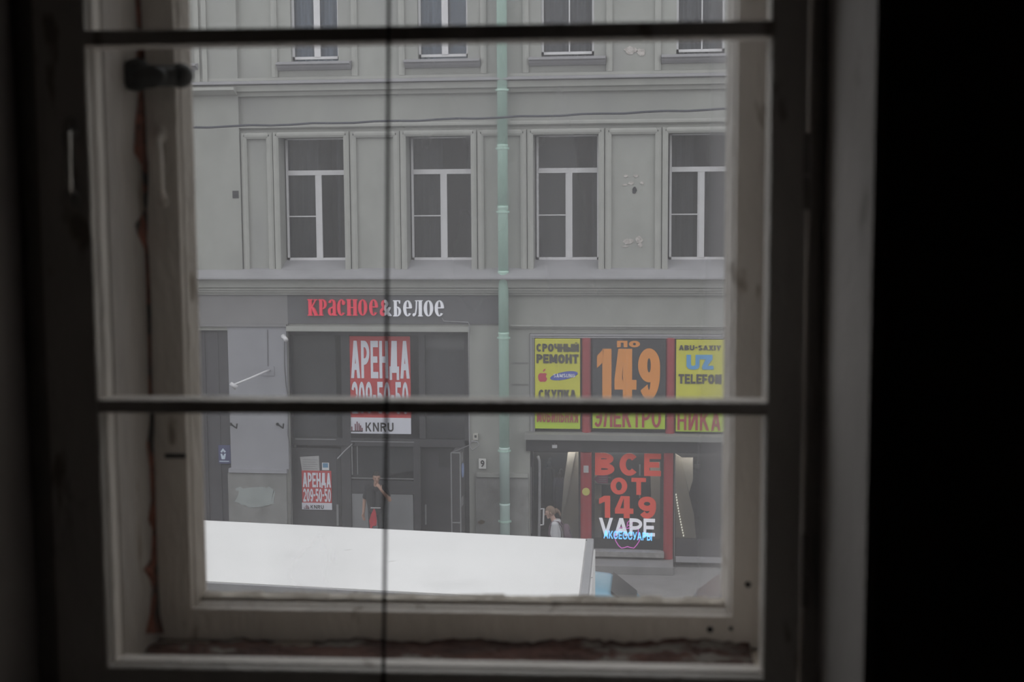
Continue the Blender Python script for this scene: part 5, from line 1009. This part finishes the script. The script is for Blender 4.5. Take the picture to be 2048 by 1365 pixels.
bo += [((-0.015, -0.155, 1.315), (0.015, -0.205, 1.07), 0.070, 0.058, 'top'), ((0.015, -0.205, 1.07), (-0.10, -0.20, 0.87), 0.056, 0.042, 'top')]
hand(bo, (-0.105, -0.20, 0.855), (-0.45, 0, -1), (0.2, 0.8, 0), 0.4, 1)
bo += [((-0.015, 0.155, 1.315), (0.06, 0.205, 1.09), 0.070, 0.058, 'top'), ((0.06, 0.205, 1.09), (0.10, 0.20, 0.86), 0.056, 0.042, 'top')]
hand(bo, (0.105, 0.20, 0.845), (0.1, 0, -1), (-0.2, -0.8, 0), 0.4, -1)
wom, HW = figure('person', bo, {'top': M_jkt, 'bot': M_jean, 'skin': mat('fair_skin_tone', (0.42, 0.27, 0.22), 0.6, 0.05, 8), 'shoe': M_shoe}, TWm, ((-0.115, 0, 1.545), (-1, -0.08, -0.28)), 'person in pale grey hooded jacket walking left past the shop with the red columns')
M_hair = mat('light_brown_hair', (0.17, 0.115, 0.085), 0.65, 0.25, 30, (1, 1, 4))
hr = hair(HW, TWm, M_hair, root=wom, cut=-0.15)
hb_ = MB(); hb_.ball(HW(-0.125, 0, 0.0), 0.045, 1, 0.9, 1.1); hb_.tube([tuple(HW(-0.12, 0, 0.01)), tuple(HW(-0.165, 0.01, -0.03)), tuple(HW(-0.175, 0.01, -0.10)), tuple(HW(-0.165, 0.02, -0.15))], [0.030, 0.032, 0.022, 0.006], 8)
hb_.xf(TWm).build('ponytail', M_hair, wom, smooth=True)
bp_ = empty('backpack', TWm @ Vector((0.17, 0, 0.98)), 'dusky red-grey backpack on the back of the walking person', 'backpack')
M_pack = mat('dusky_plum_cloth', (0.13, 0.09, 0.115), 0.85, 0.2, 8)
pk = MB()
for j in range(9):
    t = j/8; z = 0.90+0.40*t; q = 0.5+0.5*math.sin(math.pi*min(1, 0.15+t*0.85))**0.5
    pk.v += [(0.20+0.06*(1-t)+0.075*q*math.copysign(abs(math.cos(a))**0.5, math.cos(a)), 0.135*q*math.copysign(abs(math.sin(a))**0.5, math.sin(a)), z) for a in [2*math.pi*(k+0.5)/16 for k in range(16)]]
for j in range(8):
    for k in range(16): pk.f.append((j*16+k, j*16+(k+1) % 16, (j+1)*16+(k+1) % 16, (j+1)*16+k))
pk.f.append(tuple(range(16))); pk.f.append(tuple(128+k for k in range(16)))
pk.xf(TWm).build('bag', M_pack, bp_, smooth=True)
for s in (-1, 1): MB().tube([(0.14, s*0.09, 1.27), (0.06, s*0.11, 1.375), (-0.04, s*0.115, 1.385), (-0.115, s*0.12, 1.28), (-0.13, s*0.12, 1.12), (-0.03, s*0.20, 1.0), (0.12, s*0.13, 0.95)], 0.017, 8).xf(TWm).build('strap', M_pack, bp_, smooth=True)
MB().tube([(0.285, -0.10, 1.22), (0.335, -0.05, 1.05), (0.36, -0.03, 0.93)], 0.012, 6).xf(TWm).build('pale_trim', M_curt, bp_)
